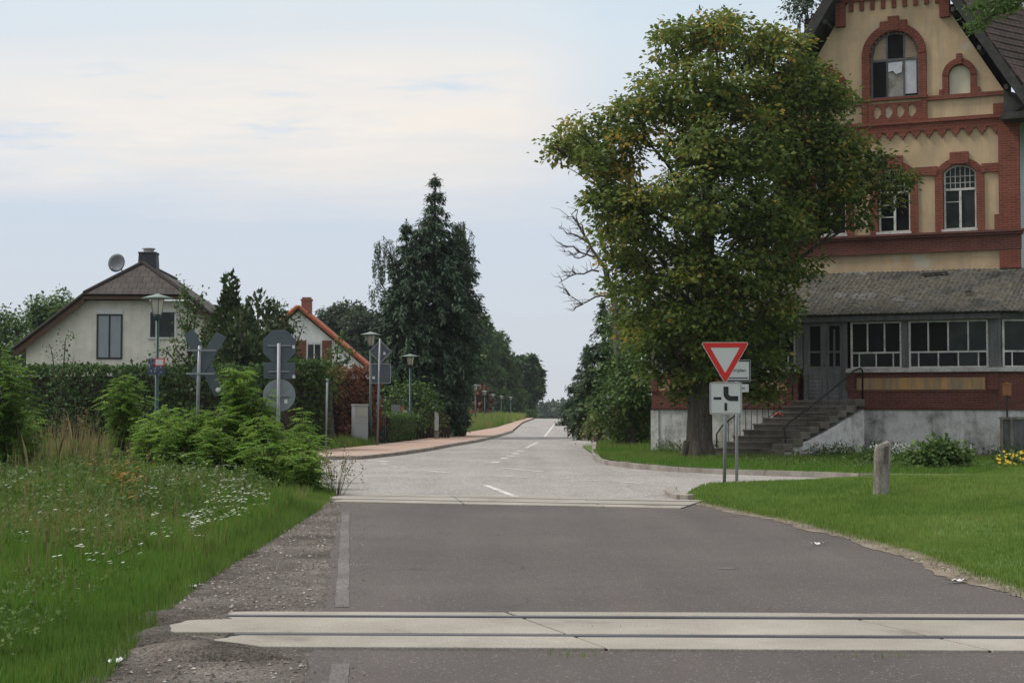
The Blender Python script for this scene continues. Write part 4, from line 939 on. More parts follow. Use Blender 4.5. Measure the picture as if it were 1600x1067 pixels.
m.add(c4(1.02, 6.5)+c4(.84, 7.93), [(0, 1, 5, 4), (1, 2, 6, 5), (2, 3, 7, 6), (3, 0, 4, 7)]); m.add(c4(.9, 7.93)+c4(.9, 8.0), [(3, 2, 1, 0), (4, 5, 6, 7), (0, 1, 5, 4), (1, 2, 6, 5), (2, 3, 7, 6), (3, 0, 4, 7)])
ch = m.build('chimney', M['slate'], H1); m = MB(); m.lathe([(.22, 0), (.22, .1), (.28, .12), (.28, .16)], (.02, 2.55, 8.02), 12); m.build('chimney_pot', M['greywhite'], ch)
def window(parent, x0, x1, z0, z1, frame, panemat, box=None, mull=True, y=0.0):
    f = MB(); t = .07
    for a, b, c, d in ((x0, x1, z0, z0+t), (x0, x1, z1-t, z1), (x0, x0+t, z0+t, z1-t), (x1-t, x1, z0+t, z1-t)): f.b2(a, b, y-.05, y+.04, c, d)
    if mull: f.b2((x0+x1)/2-.035, (x0+x1)/2+.035, y-.045, y+.04, z0+t, z1-t)
    o = f.build('window', frame, parent); q = MB(); q.b2(x0+t, x1-t, y-.02, y-.012, z0+t, z1-t); q.build('pane', panemat, o)
    if box: q = MB(); q.b2(x0, x1, y-.06, y+.02, z1+.003, z1+box); q.build('roller_box', M['whiteframe'], o)
    return o
window(H1, -1.60, -.56, 3.42, 5.25, M['winframe'], M['curtain'], .20); w = window(H1, .56, 1.53, 4.32, 5.33, M['winframe'], M['pane_green'], .06, False)
q = MB()
for a, b, c, d in ((.48, 1.61, 4.24, 4.31), (.48, .555, 4.312, 5.4), (1.535, 1.61, 4.312, 5.4)): q.b2(a, b, -.07, .01, c, d)
q.build('sill', M['whiteframe'], w)
sdh = thing('satellite_dish', 'grey round satellite dish on the roof beside the slate chimney', 'satellite dish', (0, 0, 0)); pp = at(184, 424, 66.6); sdh.location = pp
q = MB(); q.tube([(.25, .2, -.55), (.22, .15, -.1), (0, .08, .33)], .03, 8); q.build('mast', M['zinc'], sdh)
q = MB(); q.lathe([(.01, .0), (.15, .015), (.28, .05), (.385, .10), (.39, .115), (.28, .065), (.15, .03), (.01, .016)], (0, 0, 0), 24)
o = q.build('dish', M['dishgrey'], sdh, True); o.rotation_euler = (math.radians(83), 0, math.radians(-16)); o.location = (0, .0, .33)
q = MB(); q.tube([(-.02, -.02, -.02), (-.14, -.42, .06)], .014, 6); q.tube([(-.14, -.40, .02), (-.14, -.48, .12)], .035, 8); q.build('receiver_arm', M['zinc'], sdh)
# second house
Y2 = 108.0; p = at(466, 560, Y2)
H2 = thing('house', 'white house with orange red tiled roof and brown window shutters', 'house', (p.x, Y2, 0), math.radians(2))
RZ, EX, sl = 8.1, 5.0, .85; ez = RZ-EX*sl; D_ = 11
m = MB(); m.prism([(-4.6, -.2), (4.6, -.2), (4.6, RZ-4.6*sl-.15), (0, RZ-.15), (-4.6, RZ-4.6*sl-.15)], 0, D_-.4); m.build('wall', M['white_render'], H2)
rf = roof_uv('roof', [((EX, -.35, ez), (EX, D_, ez), (0, D_, RZ), (0, -.35, RZ)), ((-EX, D_, ez), (-EX, -.35, ez), (0, -.35, RZ), (0, D_, RZ))], M['tile_red'], H2, .2)
m = MB()
for s in (-1, 1):
    n = 26
    for k in range(n):
        a = Vector((s*EX*k/n, -.42, RZ-EX*k/n*sl+.14)); b = Vector((s*EX*(k+1.15)/n, -.42, RZ-EX*(k+1.15)/n*sl+.14+.04)); m.tube([a, b], [.13, .15], 6)
m.build('verge_tiles', M['orange_tile'], H2)
m = MB(); m.b2(.05, .75, 1.4, 2.0, 7.4, 8.75); m.b2(0, .8, 1.35, 2.05, 8.75, 8.85); m.b2(.1, .7, 1.45, 1.95, 8.85, 8.98); m.build('chimney', brick_mat('chimney_brick', (.25, .075, .05), (.30, .10, .06), (.2, .15, .12)), H2)
window(H2, .58, 1.56, 4.15, 5.75, M['whiteframe'], M['pane_green'], .1)
for x0, x1 in ((-.28, .53), (1.61, 2.25)):
    q = MB(); q.b2(x0, x1, -.08, -.02, 4.05, 5.95)
    for k in range(14): q.b2(x0+.07, x1-.07, -.095, -.08, 4.15+k*.125, 4.22+k*.125)
    q.build('shutter', M['shutter'], H2)
# another roof far left, mostly behind trees
# ------------------------------------------------------------------ signs, lamps, street furniture
def rrect(w, h, r, n=4, cx=0, cz=0):
    o = []
    for sx, sz, a0 in ((1, 1, 0), (-1, 1, 90), (-1, -1, 180), (1, -1, 270)):
        for i in range(n+1):
            a = math.radians(a0+90*i/n); o.append((cx+sx*(w/2-r)+r*math.cos(a), cz+sz*(h/2-r)+r*math.sin(a)))
    return o
def tri_round(s, r, n=5, cz=0):
    """downward triangle of side s, rounded corners"""
    R = s/math.sqrt(3); o = []
    for k, a0 in enumerate((30, 150, 270)):
        a = math.radians(a0); c = ((R-2*r)*math.cos(a), (R-2*r)*math.sin(a)+cz)
        for i in range(n+1):
            b = math.radians(a0-60+120*i/n); o.append((c[0]+r*math.cos(b), c[1]+r*math.sin(b)))
    return o
def pole(mb, x, y, z0, z1, r=.03, lean=(0, 0)): mb.tube([(x-lean[0], y-lean[1], z0), (x, y, z1)], r, 10)
# give way sign
p = at(1134, 757, 30.6); gx, gy = p.x, p.y; zb = lawn_z(gx, gy)
t = thing('road_sign', 'red and white give way triangle above a square priority road diagram on a grey post', 'road sign', (gx, gy, zb), math.radians(-2))
m = MB(); pole(m, .03, .035, -.3, 2.68-zb, .034, (.06, 0)); m.build('post', M['zinc'], t, True)
m = MB(); m.prism(tri_round(.93, .035, 5, 2.46-zb), -.012, 0); tri = m.build('warning_triangle', M['signwhite'], t)
m = MB(); a = tri_round(.895, .025, 5, 2.46-zb); b = tri_round(.565, .012, 5, 2.463-zb); m.ring(a+a[:1], b+b[:1], -.0155, -.0125); m.build('red_border', M['signred'], tri)
sq = MB(); z0 = 1.655-zb; sq.prism(rrect(.615, .615, .04, 4, .01, z0), -.012, 0); sqo = sq.build('priority_plate', M['signwhite'], t)
m = MB(); a = rrect(.585, .585, .03, 4, .01, z0); b = rrect(.567, .567, .022, 4, .01, z0); m.ring(a+a[:1], b+b[:1], -.0155, -.0125)
cz = z0; x0 = .01
m.b2(x0-.235, x0-.085, -.016, -.0125, cz-.025, cz+.025); m.b2(x0-.028, x0+.024, -.016, -.0125, cz-.235, cz-.085)
# thick bend: comes from above, turns to the right
out = [(x0-.045, cz+.225), (x0-.045, cz+.10)]+[(x0-.045+.14-.14*math.cos(k), cz+.09-.14*math.sin(k)) for k in np.linspace(0.05, PI/2, 8)]+[(x0+.235, cz-.05)]
inn = [(x0+.05, cz+.225), (x0+.05, cz+.10)]+[(x0+.05+.055-.055*math.cos(k), cz+.09-.045*math.sin(k)) for k in np.linspace(0.05, PI/2, 8)]+[(x0+.235, cz+.045)]
m.ring(out, inn, -.016, -.0125); m.build('diagram', M['signblack'], sqo)
# bus stop / timetable sign behind it
p = at(1153, 752, 32.3); zb = lawn_z(p.x, p.y)
t = thing('information_sign', 'pale framed timetable board on the galvanised post behind the give way sign', 'sign', (p.x, p.y, zb), math.radians(5))
m = MB(); pole(m, 0, .03, -.3, 2.45-zb, .032, (.02, 0)); m.build('post', M['zinc'], t, True)
m = MB(); m.prism(rrect(.56, .44, .03, 4, -.01, 2.22-zb), -.015, 0); bo = m.build('board', M['signwhite'], t)
m = MB(); a = rrect(.545, .425, .025, 4, -.01, 2.22-zb); b = rrect(.50, .37, .01, 4, -.01, 2.22-zb); m.ring(a+a[:1], b+b[:1], -.019, -.0155); m.b2(-.24, .22, -.019, -.0155, 2.065-zb, 2.085-zb); m.build('frame_print', M['signblack'], bo)
text_obj('lettering', 'Fahrplan', .105, M['signblack'], bo, (-.01, -.0175, 2.23-zb), (PI/2, 0, 0))
m = MB(); m.b2(-.12, .23, -.012, 0, 1.79-zb, 1.95-zb); pl = m.build('small_plate', M['signwhite'], t)
text_obj('lettering', '9 Uhr', .075, M['signblack'], pl, (.07, -.0145, 1.87-zb), (PI/2, 0, 0))
# level crossing cross, seen from behind
p = at(309, 670, 29.5); t = thing('crossing_sign', 'grey back of a level crossing cross on a tilted galvanised post', 'road sign', (p.x, p.y, 0), 0)
m = MB(); m.tube([(-.04, .03, -.3), (0, .03, 1.9), (.02, .03, 2.62)], .033, 10); m.build('post', M['zinc'], t, True)
for sgn, L in ((1, 1.30), (-1, .95)):
    m = MB(); m.b2(-.105, .105, -.01+(.022 if sgn > 0 else 0), .01+(.022 if sgn > 0 else 0), -L/2, L/2)
    o = m.build('cross_arm', M['signback'], t, False, .004); o.location = (.09 if sgn > 0 else .16, .09, 2.30 if sgn > 0 else 2.42); o.rotation_euler = (0, math.radians(-27 if sgn > 0 else 31), 0)
m = MB(); m.b2(-.25, .33, -.03, -.012, 2.52, 2.55); m.b2(-.22, .3, -.03, -.012, 2.09, 2.12); m.build('bracket', M['zinc'], t)
m = MB(); m.lathe([(.045, 0), (.05, .02), (.03, .05)], (0, 0, 0), 8); o = m.build('reflector', M['sticker'], t); o.location = (.36, .07, 1.80); o.rotation_euler = (PI/2, 0, 0)
# stop sign cluster, seen from behind
p = at(435.5, 700, 30.5); t = thing('road_sign', 'grey backs of an octagon, a square and a round sign stacked on one post', 'road sign', (p.x, p.y, 0), 0)
m = MB(); pole(m, 0, -.04, -.3, 2.70, .036, (.01, 0)); m.build('post', M['zinc'], t, True)
z = lambda py: 1.5+(635-py)/81.97
m = MB(); oc = [(.335*math.cos(PI/8+i*PI/4), z(541)+.335*math.sin(PI/8+i*PI/4)) for i in range(8)]; m.prism(oc, .002, .02); m.build('octagon_plate', M['signback'], t, False, .004)
m = MB(); m.prism(rrect(.60, .31, .03, 4, .005, z(579)), .003, .018); m.build('square_plate', M['signback'], t, False, .004)
m = MB(); m.prism([(.31*math.cos(i*PI/18), z(617.5)+.31*math.sin(i*PI/18)) for i in range(36)], .004, .02); m.build('round_plate', M['signback_light'], t)
m = MB()
for py, mt in ((540, .22), (580.5, .2), (618.5, .2)): m.b2(-mt, mt, -.03, .0, z(py)-.012, z(py)+.012)
m.build('bracket', M['zinc'], t)
m = MB()
for x, py, w, h in ((.27, 542, .05, .06), (.28, 588.5, .05, .06), (.13, 627, .06, .08)): m.b2(x-w/2, x+w/2, -.004, .001, z(py)-h/2, z(py)+h/2)
m.build('sticker', M['sticker'], t)
# priority sign back on the pavement
p = at(590, 700.5, 59); t = thing('road_sign', 'back of a diamond priority sign over a square plate on a tall leaning grey post', 'road sign', (p.x, p.y, .085), 0)
s = F/59; z = lambda py: 1.415+(635-py)/s
m = MB(); m.tube([(-.02, -.05, -.2), (.08, -.05, z(529))], .04, 10); m.build('post', M['zinc'], t, True)
d = .60; cz = z(549.5); cx = .09
m = MB(); m.prism([(cx, cz+d*.72), (cx+d*.72, cz), (cx, cz-d*.72), (cx-d*.72, cz)], 0, .02); dm = m.build('diamond_plate', M['signback'], t)
m = MB(); k = d*.72; a = [(cx, cz+k), (cx+k, cz), (cx, cz-k), (cx-k, cz)]; k -= .045; b = [(cx, cz+k), (cx+k, cz), (cx, cz-k), (cx-k, cz)]; m.ring(a+a[:1], b+b[:1], -.03, -.002); m.build('rim', M['zinc'], dm)
cz = z(583.5); m = MB(); m.prism(rrect(.72, .72, .04, 4, cx+.02, cz), 0, .02); dm = m.build('square_plate', M['signback'], t)
m = MB(); a = rrect(.74, .74, .04, 4, cx+.02, cz); b = rrect(.68, .68, .03, 4, cx+.02, cz); m.ring(a+a[:1], b+b[:1], -.03, -.002); m.build('rim', M['zinc'], dm)
m = MB(); m.b2(.2, .28, -.005, -.001, z(552)-.05, z(552)+.04); m.b2(-.20, -.11, -.005, -.001, z(590)-.05, z(590)+.05); m.build('sticker', M['sticker'], t)
# lamps
def lamp(H, label, grp):
    t = thing('street_lamp', label, 'street lamp', (0, 0, 0), 0, grp)
    m = MB(); m.tube([(0, 0, -.2), (0, 0, 1.0), (0, 0, 1.02), (0, 0, H-.62)], [.065, .065, .05, .045], 10); m.lathe([(.07, 0), (.10, .06), (.10, .10), (.06, .12)], (0, 0, H-.66), 12); m.build('pole', M['greenpole'], t, True)
    m = MB(); m.lathe([(.10, 0), (.155, .36), (.15, .40)], (0, 0, H-.54), 14); m.build('lamp_glass', M['lampglass'], t, True)
    m = MB(); m.lathe([(.40, 0), (.41, .015), (.26, .06), (.10, .10), (.03, .13)], (0, 0, H-.135), 20)
    for k in range(4): a = k*PI/2+.4; m.tube([(.115*math.cos(a), .115*math.sin(a), H-.54), (.17*math.cos(a), .17*math.sin(a), H-.13)], .012, 5)
    m.build('lamp_hood', M['greencap'], t, True)
    return t
GL = 'green street lamps with flat hoods'
l1 = lamp(4.4, 'green street lamp in front of the beige house', GL)
def put(l, px, py_top, H):
    Y = F*(H-EYE)/(635-py_top); l.location = ((px-800)/F*Y, Y, zg(0, Y)); return Y
YL1 = put(l1, 245, 458.5, 4.4)
for px, py, lab in ((579, 518, 'green street lamp behind the diamond sign post'), (641, 553, 'green street lamp in front of the large spruce')):
    H = 4.4 if px < 600 else 3.75; c = copy_tree(l1); put(c, px, py, H); c.scale = (1, 1, H/4.4); c['label'] = lab
l4 = lamp(3.5, 'tallest looking of the distant lamps left of the far road', GL)
for i, (px, py, Y, lab) in enumerate(((743, 600.5, 138, None), (757.5, 610, 172, 'second of the distant lamps left of the far road'), (770.5, 615.5, 190, 'third of the distant lamps left of the far road'), (783.5, 618, 200, 'fourth of the distant lamps left of the far road'), (798, 619.5, 206, 'small distant lamp before the round tree on the far road'))):
    c = l4 if i == 0 else copy_tree(l4); H = EYE+(635-py)/F*Y-zg(0, Y); c.location = ((px-800)/F*Y, Y, zg(0, Y)); c.scale = (1, 1, H/3.5)
    if lab: c['label'] = lab
# poster on the first lamp
p = at(244.5, 573, YL1-.12); t = thing('poster', 'blue and white poster with a red framed notice fixed to the lamp post', 'poster', p, 0)
m = MB(); m.b2(-.21, .21, -.008, .008, -.21, .21); m.build('board', M['poster_blue'], t)
m = MB(); m.b2(-.05, .21, -.016, -.0085, .02, .215); nn_ = m.build('notice', M['signred'], t); m = MB(); m.b2(-.02, .18, -.019, -.0165, .045, .19); m.build('paper', M['signwhite'], nn_)
# telecom cabinet
p = at(562, 699, 61); t = thing('utility_cabinet', 'light grey utility cabinet standing on the red pavement', 'utility cabinet', (p.x, p.y, .085), math.radians(24))
m = MB(); m.b2(-.26, .26, -.22, .22, .06, 1.44); m.build('body', M['cabinet'], t, False, .012); m = MB(); m.b2(-.28, .28, -.24, .24, 1.442, 1.50); m.build('lid', M['cabinet'], t, False, .012)
m = MB(); m.b2(-.27, .27, -.23, .23, -.1, .058); m.build('plinth', M['kerb'], t)
m = MB(); m.b2(-.15, .2, -.226, -.2205, 1.08, 1.36); m.build('notice', M['cabpaper'], t); m = MB(); m.b2(.2605, .266, -.17, .17, 1.06, 1.38); m.build('vent', M['vent'], t)
m = MB(); m.b2(-.255, .255, -.2225, -.2203, 1.01, 1.02); m.tube([(.18, -.22, .75), (.18, -.245, .75)], .02, 8); m.build('door_handle', M['zinc'], t)
# thin posts and marker posts
p = at(510, 680, 52); t = MB(); t.tube([(-.03, 0, -.2), (.02, 0, 2.36)], .036, 10); t.lathe([(.044, 2.30), (.044, 2.38), (.02, 2.40)], (.02, 0, 0), 8); o = t.build('post', M['zinc'], None, True); o.location = (p.x, 52, 0); tag(o, 'bare thin grey metal post before the copper coloured hedge', 'post')
p = at(682, 686, 70.5); t = thing('marker_post', 'white marker post on a dark stub beside the pavement', 'post', (p.x, 70.5, 0)); m = MB(); m.b2(-.09, .09, -.06, .06, .45, 1.28); m.build('white_top', M['signwhite'], t, False, .02); m = MB(); m.b2(-.10, .10, -.07, .07, -.1, .448); m.build('stub', M['post'], t)
p = at(873, 655, 204); m = MB(); m.prism([(-.09, -.2), (.09, -.2), (.09, .9), (-.09, 1.05)], -.05, .05); o = m.build('marker_post', M['signwhite']); o.location = (p.x+1.9, 204, 0); tag(o, 'tiny white roadside post at the crest of the far road', 'post')
# notice stand by the clipped hedge
t = thing('notice_board', 'white notice with a red foot on grey posts by the clipped hedge', 'notice board', (at(634, 680, 68.8).x, 68.8, 0), 0)
m = MB(); m.prism([(-.11, .72), (.12, .72), (.12, 1.18), (.04, 1.34), (-.11, 1.34)], -.04, 0); m.build('white_board', M['signwhite'], t); m = MB(); m.b2(-.11, .12, -.042, -.002, .64, .718); m.build('red_foot', M['signred'], t); m = MB(); m.b2(-.06, .08, 0.001, .06, -.1, .70); m.b2(.16, .34, .02, .12, -.1, 1.33); m.build('post', M['post'], t)
t = thing("display_stand", "grey and orange panel standing above the clipped hedge", "display stand", (at(622, 680, 69.6).x, 69.6, 0), 0)
m = MB(); m.b2(-.30, .10, -.03, .03, .1, 1.58); m.build('grey_panel', M['zinc'], t); m = MB(); m.b2(.13, .26, -.04, .03, .1, 1.50); m.build('orange_post', M['orange'], t)
p = at(583, 690, 64.5); t = thing('gate', 'dark teal gate leaf behind the utility cabinet', 'gate', (p.x, 64.5, 0)); m = MB()
for k in range(5): m.b2(-.30+k*.15, -.165+k*.15, -.02, .02, .05, 1.15)
m.build('boards', M['teal'], t); m = MB(); m.b2(-.34, -.302, -.04, .04, -.1, 1.25); m.b2(.45, .49, -.04, .04, -.1, 1.25); m.build('gate_post', M['greenpole'], t)
def board_fence(px0, px1, Y, h, label):
    a = at(px0, 650, Y); b = at(px1, 650, Y); L = b.x-a.x; t = thing('board_fence', label, 'fence', (a.x, Y, 0)); m = MB(); n = int(L/.14)
    for k in range(n): m.b2(k*.14, k*.14+.115, -.012, .012, .05, h+random.uniform(-.02, .02))
    m.b2(0, L, .013, .05, .3, .38); m.b2(0, L, .013, .05, h-.3, h-.22); m.build('boards', M['fence_dark'], t); m = MB(); k = 0
    while k <= L: m.b2(k-.05, k+.05, .051, .14, -.1, h); k += 2.0
    m.build('fence_posts', M['fence_dark'], t)
board_fence(650, 706, 72.3, 1.15, 'dark brown board fence under the large spruce')
board_fence(540, 580, 66, 1.9, 'dark fence between the copper hedge and the utility cabinet')
# weathered post on the lawn
p = at(1376, 783, 24.6); zb = lawn_z(p.x, 24.6); t = thing('wooden_post', 'weathered grey leaning post stump standing in the lawn', 'post', (p.x, 24.6, zb))
m = MB(); rr = []; n = 18; levels = [(-.1, .112), (.0, .112), (.2, .116), (.42, .122), (.62, .130), (.74, .128), (.79, .118), (.81, .07)]
v = []; f = []
for i, (z_, r) in enumerate(levels):
    for j in range(n):
        a = 2*PI*j/n; k = 1+.07*math.sin(3*a+1)+.05*math.sin(5*a+z_*4); zz = z_+(.035*math.cos(a) if i >= 5 else 0); v.append((r*k*math.cos(a)+.045*z_, .85*r*k*math.sin(a), zz))
f = [(i*n+j, i*n+(j+1) % n, (i+1)*n+(j+1) % n, (i+1)*n+j) for i in range(len(levels)-1) for j in range(n)]+[tuple((len(levels)-1)*n+j for j in range(n))]
m.add(v, f); m.build('stump', M['post'], t, True)
m = MB(); m.add([(.02, -.128, .5), (.10, -.1, .5), (.11, -.1, .76), (.05, -.132, .76)], [(0, 1, 2, 3)]); m.build('split', M['bark_pale'], t)
# litter
for px, py, a, lab in ((1497, 907, .3, 'white paper scrap at the right edge of the dark asphalt'), (1277, 849.5, .1, 'thin white paper strip on the verge in front of the weathered post'), (301, 915.5, .6, 'white paper scrap on the gravel beside the meadow'), (180, 1033, 1.1, 'flat white wrapper lying in the grass at the lower left')):
    x, y = G(px, py, .02); z_ = (lawn_z(x, y) if lawn_in(x, y) else meadow_z(x, y)+.03 if x < mx(y) else .0)+.015; m = MB(); w, h = .075, .05
    m.add([(-w+2*w*i/5, -h/2+h*j/2, .012*math.sin(i*1.9+j*2.1)+.012) for i in range(6) for j in range(3)], [(i*3+j, i*3+3+j, i*3+4+j, i*3+1+j) for i in range(5) for j in range(2)])
    o = m.build('paper_scrap', M['paper']); o.location = (x, y, z_); o.rotation_euler = (0, 0, a); tag(o, lab, 'litter')
# small things across the road on the right
p = at(929, 690, 66); m = MB(); m.tube([(0, 0, -.1), (.02, 0, .75)], [.13, .12], 10); o = m.build('tree_stump', M['post'], None, True); o.location = (p.x, 66, 0); tag(o, 'short grey stump post at the right verge of the far road', 'post')
p = at(947, 630, 63); t = thing('notice_sign', 'white sign on a thin pole among the bushes right of the far road', 'sign', (p.x, 61.5, 0)); m = MB(); m.tube([(0, 0, -.1), (0, 0, 2.0)], .025, 8); m.build('pole', M['zinc'], t); m = MB(); m.b2(-.09, .09, -.05, -.03, 1.42, 1.72); m.b2(-.09, .03, -.05, -.03, 1.84, 1.94); m.build('sign_plate', M['signwhite'], t)
# ------------------------------------------------------------------ trees and hedges
# big tree before the veranda
CB = [(1130, 55, 52), (1060, 75, 45), (1195, 75, 48), (1240, 100, 40), (1275, 140, 42), (1035, 150, 48), (985, 190, 50), (915, 210, 42), (872, 232, 24), (895, 245, 24), (950, 250, 50), (1010, 330, 48), (960, 305, 42), (975, 375, 45), (1000, 440, 45), (1020, 510, 45),
      (945, 305, 32), (958, 345, 32), (975, 400, 34), (985, 455, 36), (998, 505, 36), (1010, 555, 32), (1060, 565, 34), (1160, 600, 30), (1030, 590, 26), (1200, 600, 26), (1205, 545, 38), (1100, 140, 62), (1170, 150, 62), (1235, 180, 55), (1090, 220, 66), (1170, 240, 66), (1245, 250, 58), (1300, 210, 40), (1315, 270, 42), (1370, 255, 36), (1400, 285, 26), (1375, 310, 34), (1090, 310, 62), (1165, 330, 62), (1240, 330, 50), (1285, 335, 28), (1290, 295, 34), (1330, 315, 26), (1262, 425, 28), (1335, 235, 34), (1300, 165, 34), (1345, 335, 24), (1060, 600, 24), (1130, 590, 30), (1230, 580, 26), (1185, 625, 20), (1090, 590, 26), (1215, 500, 34), (1075, 400, 58), (1150, 415, 58), (1215, 410, 42),
      (1070, 480, 55), (1140, 495, 55), (1200, 470, 42), (1110, 545, 42), (1215, 350, 45), (1150, 560, 35), (1255, 375, 30)]
YT = 44.0; base = at(1091, 722, YT); bl_ = []
for px, py, r in CB:
    room = max(0.6, 4.6-abs(px-1110)/55*.62-abs(py-300)/110)
    if px > 1230: room = .9
    reps = 2 if r > 36 else 1
    for k in range(reps):
        o = (k-(reps-1)/2)/max(1, reps-1)*2*room*.75 if reps > 1 else random.uniform(-.5, .5)
        q = at(px+random.uniform(-8, 8), py+random.uniform(-8, 8), YT+o); bl_.append((q.x, q.y, q.z, r/(F/YT)*random.uniform(.72, .98)))
def big_tree():
    t = thing('deciduous_tree', 'big broad tree with yellowing leaves in front of the station building', 'tree', (base.x, YT, 0))
    b0 = Vector((base.x, YT, 0)); bl = [(x-b0.x, y-b0.y, z-b0.z, r) for x, y, z, r in bl_]
    V, R, C = blob_leaves(bl, per_m2=7.4, clump_r=.42, nleaf=62, lsize=.142, fill=.5, flat=.5)
    # higher and left-hand leaves shift towards the paler, yellower end of the ramp
    cz = V.reshape(-1, 4, 3)[:, 0]; R = np.clip(R+.10*np.clip((cz[:, 2]-6)/7, -1, 1)+.06*np.clip((-cz[:, 0]-1)/3, -1, 1), 0, 1)
    R = np.clip(R-.05, 0, 1); hang = RNG.random(len(R)) < .012; R[hang] = RNG.uniform(.8, 1, hang.sum())
    nmesh('crown', V, 4, M['lf_big'], R, t)
    mb = MB(); pts = [(0, 0, -.1), (.02, 0, .15), (.03, 0, .5), (.05, 0, 1.3), (.03, 0, 2.3), (.15, .1, 3.6), (.25, .1, 5.5), (.3, 0, 7.8), (.4, 0, 10), (.45, 0, 12.3)]
    rr = [.52, .42, .37, .34, .33, .30, .24, .17, .10, .03]
    limb_mesh(mb, pts, rr, bl[::2], limb_r=.085, start=.2)
    for k in range(6):                      # root flare
        a = k*PI/3+.3; mb.tube([(.30*math.cos(a), .30*math.sin(a), .55), (.40*math.cos(a), .40*math.sin(a), .18), (.62*math.cos(a), .62*math.sin(a), -.05)], [.12, .13, .06], 7)
    mb.build('trunk', M['bark'], t, True)
big_tree()
# large blue spruce group on the left
bs = at(690, 690, 76)
spruce('spruce', 'tallest dark blue green spruce with brown cones at its tip', (at(679, 690, 76).x, 76, 0), 12.5, [(0, .8), (.06, 1.3), (.2, 1.75), (.3, 2.1), (.5, 2.05), (.68, 1.65), (.80, 1.05), (.86, .62), (.93, .42), (1, .06)], M['needle'], M['bark'], (.8, .35), 1.25, 'spruces left of the far road', .25, .04)
spruce('spruce', 'lower broad spruce crowding the left side of the tallest one', (at(634, 690, 75).x, 75, 0), 10.2, [(0, .9), (.06, 1.5), (.3, 1.75), (.6, 1.35), (.82, .75), (.94, .3), (1, .06)], M['needle'], M['bark'], (.8, .3), 1.2, 'spruces left of the far road', .22, .03)
spruce('spruce', 'spruce with downward sweeping tips on the right side of the tallest one', (at(716, 690, 78).x, 78, 0), 10.2, [(0, .35), (.2, .5), (.4, .85), (.65, 1.1), (.8, 1.0), (.9, .6), (1, .06)], M['needle'], M['bark'], (.85, .2), 1.1, 'spruces left of the far road', .18, .06)
def weeping(name, label, base, spots, Y):
    t = thing(name, label, 'tree', base); b0 = Vector(base); Vs = []; Rs = []; mb = MB(); top = max(at(*s[:2], Y).z for s in spots)
    mb.tube([(0, 0, -.1), (.05, 0, 2), (.1, .05, top*.6), (.1, 0, top*.9)], [.16, .13, .09, .04], 9)
    for px, py, L, n in spots:
        q = at(px, py, Y+random.uniform(-.6, .6))-b0; z0 = min(q.z-.5, top*.85); mb.tube(wob((.1, 0, max(1, z0)), q, 4, .05), [.05, .04, .03, .02, .012], 6)
        for k in range(n):
            s = q+Vector((random.gauss(0, .24), random.gauss(0, .3), random.uniform(-.3, .3))); ln = L*random.uniform(.5, 1.1); m_ = int(ln*44); mb.tube([q, s, s-Vector((0, 0, ln))], [.012, .009, .004], 4)
            tt = RNG.random((m_, 1)); P = np.array([tuple(s)])+np.array([[random.gauss(0, .12), random.gauss(0, .12), -ln]])*tt+RNG.normal(size=(m_, 3))*.045
            A = rdir(m_)*.8+np.array([[0, 0, -1.0]]); l = RNG.uniform(.06, .11, m_); Vs.append(leaves(P, A, rdir(m_), l, l*.7)); Rs.append(np.clip(.5+random.gauss(0, .15)+RNG.normal(size=m_)*.15, 0, 1))
    nmesh('crown', np.concatenate(Vs), 4, M['birch'], np.concatenate(Rs), t); mb.build('trunk', M['bark'], t, True)
weeping('birch', 'thin birch with hanging twigs left of the spruce top', (at(612, 690, 77.5).x, 77.5, 0), [(594, 385, 1.6, 12), (606, 378, 1.3, 9), (588, 450, 1.3, 10), (600, 460, 1.2, 8), (612, 400, 1.3, 8), (596, 420, 1.2, 8), (604, 520, 2, 10)], 77.5)
weeping('birch', 'thin birch with hanging twigs right of the spruce top', (at(722, 690, 77).x, 76.6, 0), [(727, 356, 1.3, 12), (718, 352, 1.1, 9), (731, 376, 1.3, 8), (732, 470, 1.5, 9), (740, 480, 1.6, 9), (728, 410, 1.4, 8), (712, 485, 2.2, 14), (725, 495, 2.4, 16), (716, 540, 2.2, 12)], 76.6)
def lt(label, px, Y, bl, mat='lf_mid', group=None, depth=None, name='leafy_tree', cat='tree', pybase=None, **kw):
    s = F/Y; d = depth if depth is not None else 1.0
    kw.setdefault('clump_r', .5); kw.setdefault('nleaf', 46); kw.setdefault('lsize', .2*max(1, Y/90)); kw.setdefault('per_m2', 5)
    return leafy_tree(name, label, cat, (at(px, 650, Y).x, Y, zg(0, Y)), pblobs(bl, Y, d), M[mat], M['bark'], group, **kw)
GR = 'leafy trees along the left side of the far road'
lt('green tree just right of the large spruce', 748, 216, [(740, 530, 22), (750, 510, 18), (760, 550, 24), (742, 575, 28), (770, 585, 20), (750, 615, 26), (722, 600, 30), (730, 635, 26), (770, 625, 22), (705, 640, 20), (715, 560, 24)], group=GR, depth=1.5)
lt('green tree with a stepped crown further along the far road', 778, 222, [(775, 535, 16), (782, 560, 20), (770, 590, 22), (792, 590, 18), (785, 620, 22), (800, 625, 18), (765, 560, 18), (765, 615, 22)], group=GR, depth=1.5)
lt('round dark crowned tree where the far road meets the sky', 820, 240, [(812, 572, 15), (826, 570, 14), (836, 588, 13), (840, 603, 9), (820, 595, 18), (806, 595, 16), (830, 612, 13), (815, 622, 16), (800, 618, 16), (838, 615, 8), (806, 578, 10), (822, 638, 12)], 'lf_dark', GR, 1.5)
lt('low shrubs under the distant lamps beside the far road', 800, 232, [(790, 640, 12), (800, 642, 12), (812, 645, 10), (822, 648, 9), (780, 640, 14), (832, 650, 6)], 'lf_mid', None, 2, 'shrub', 'shrub')
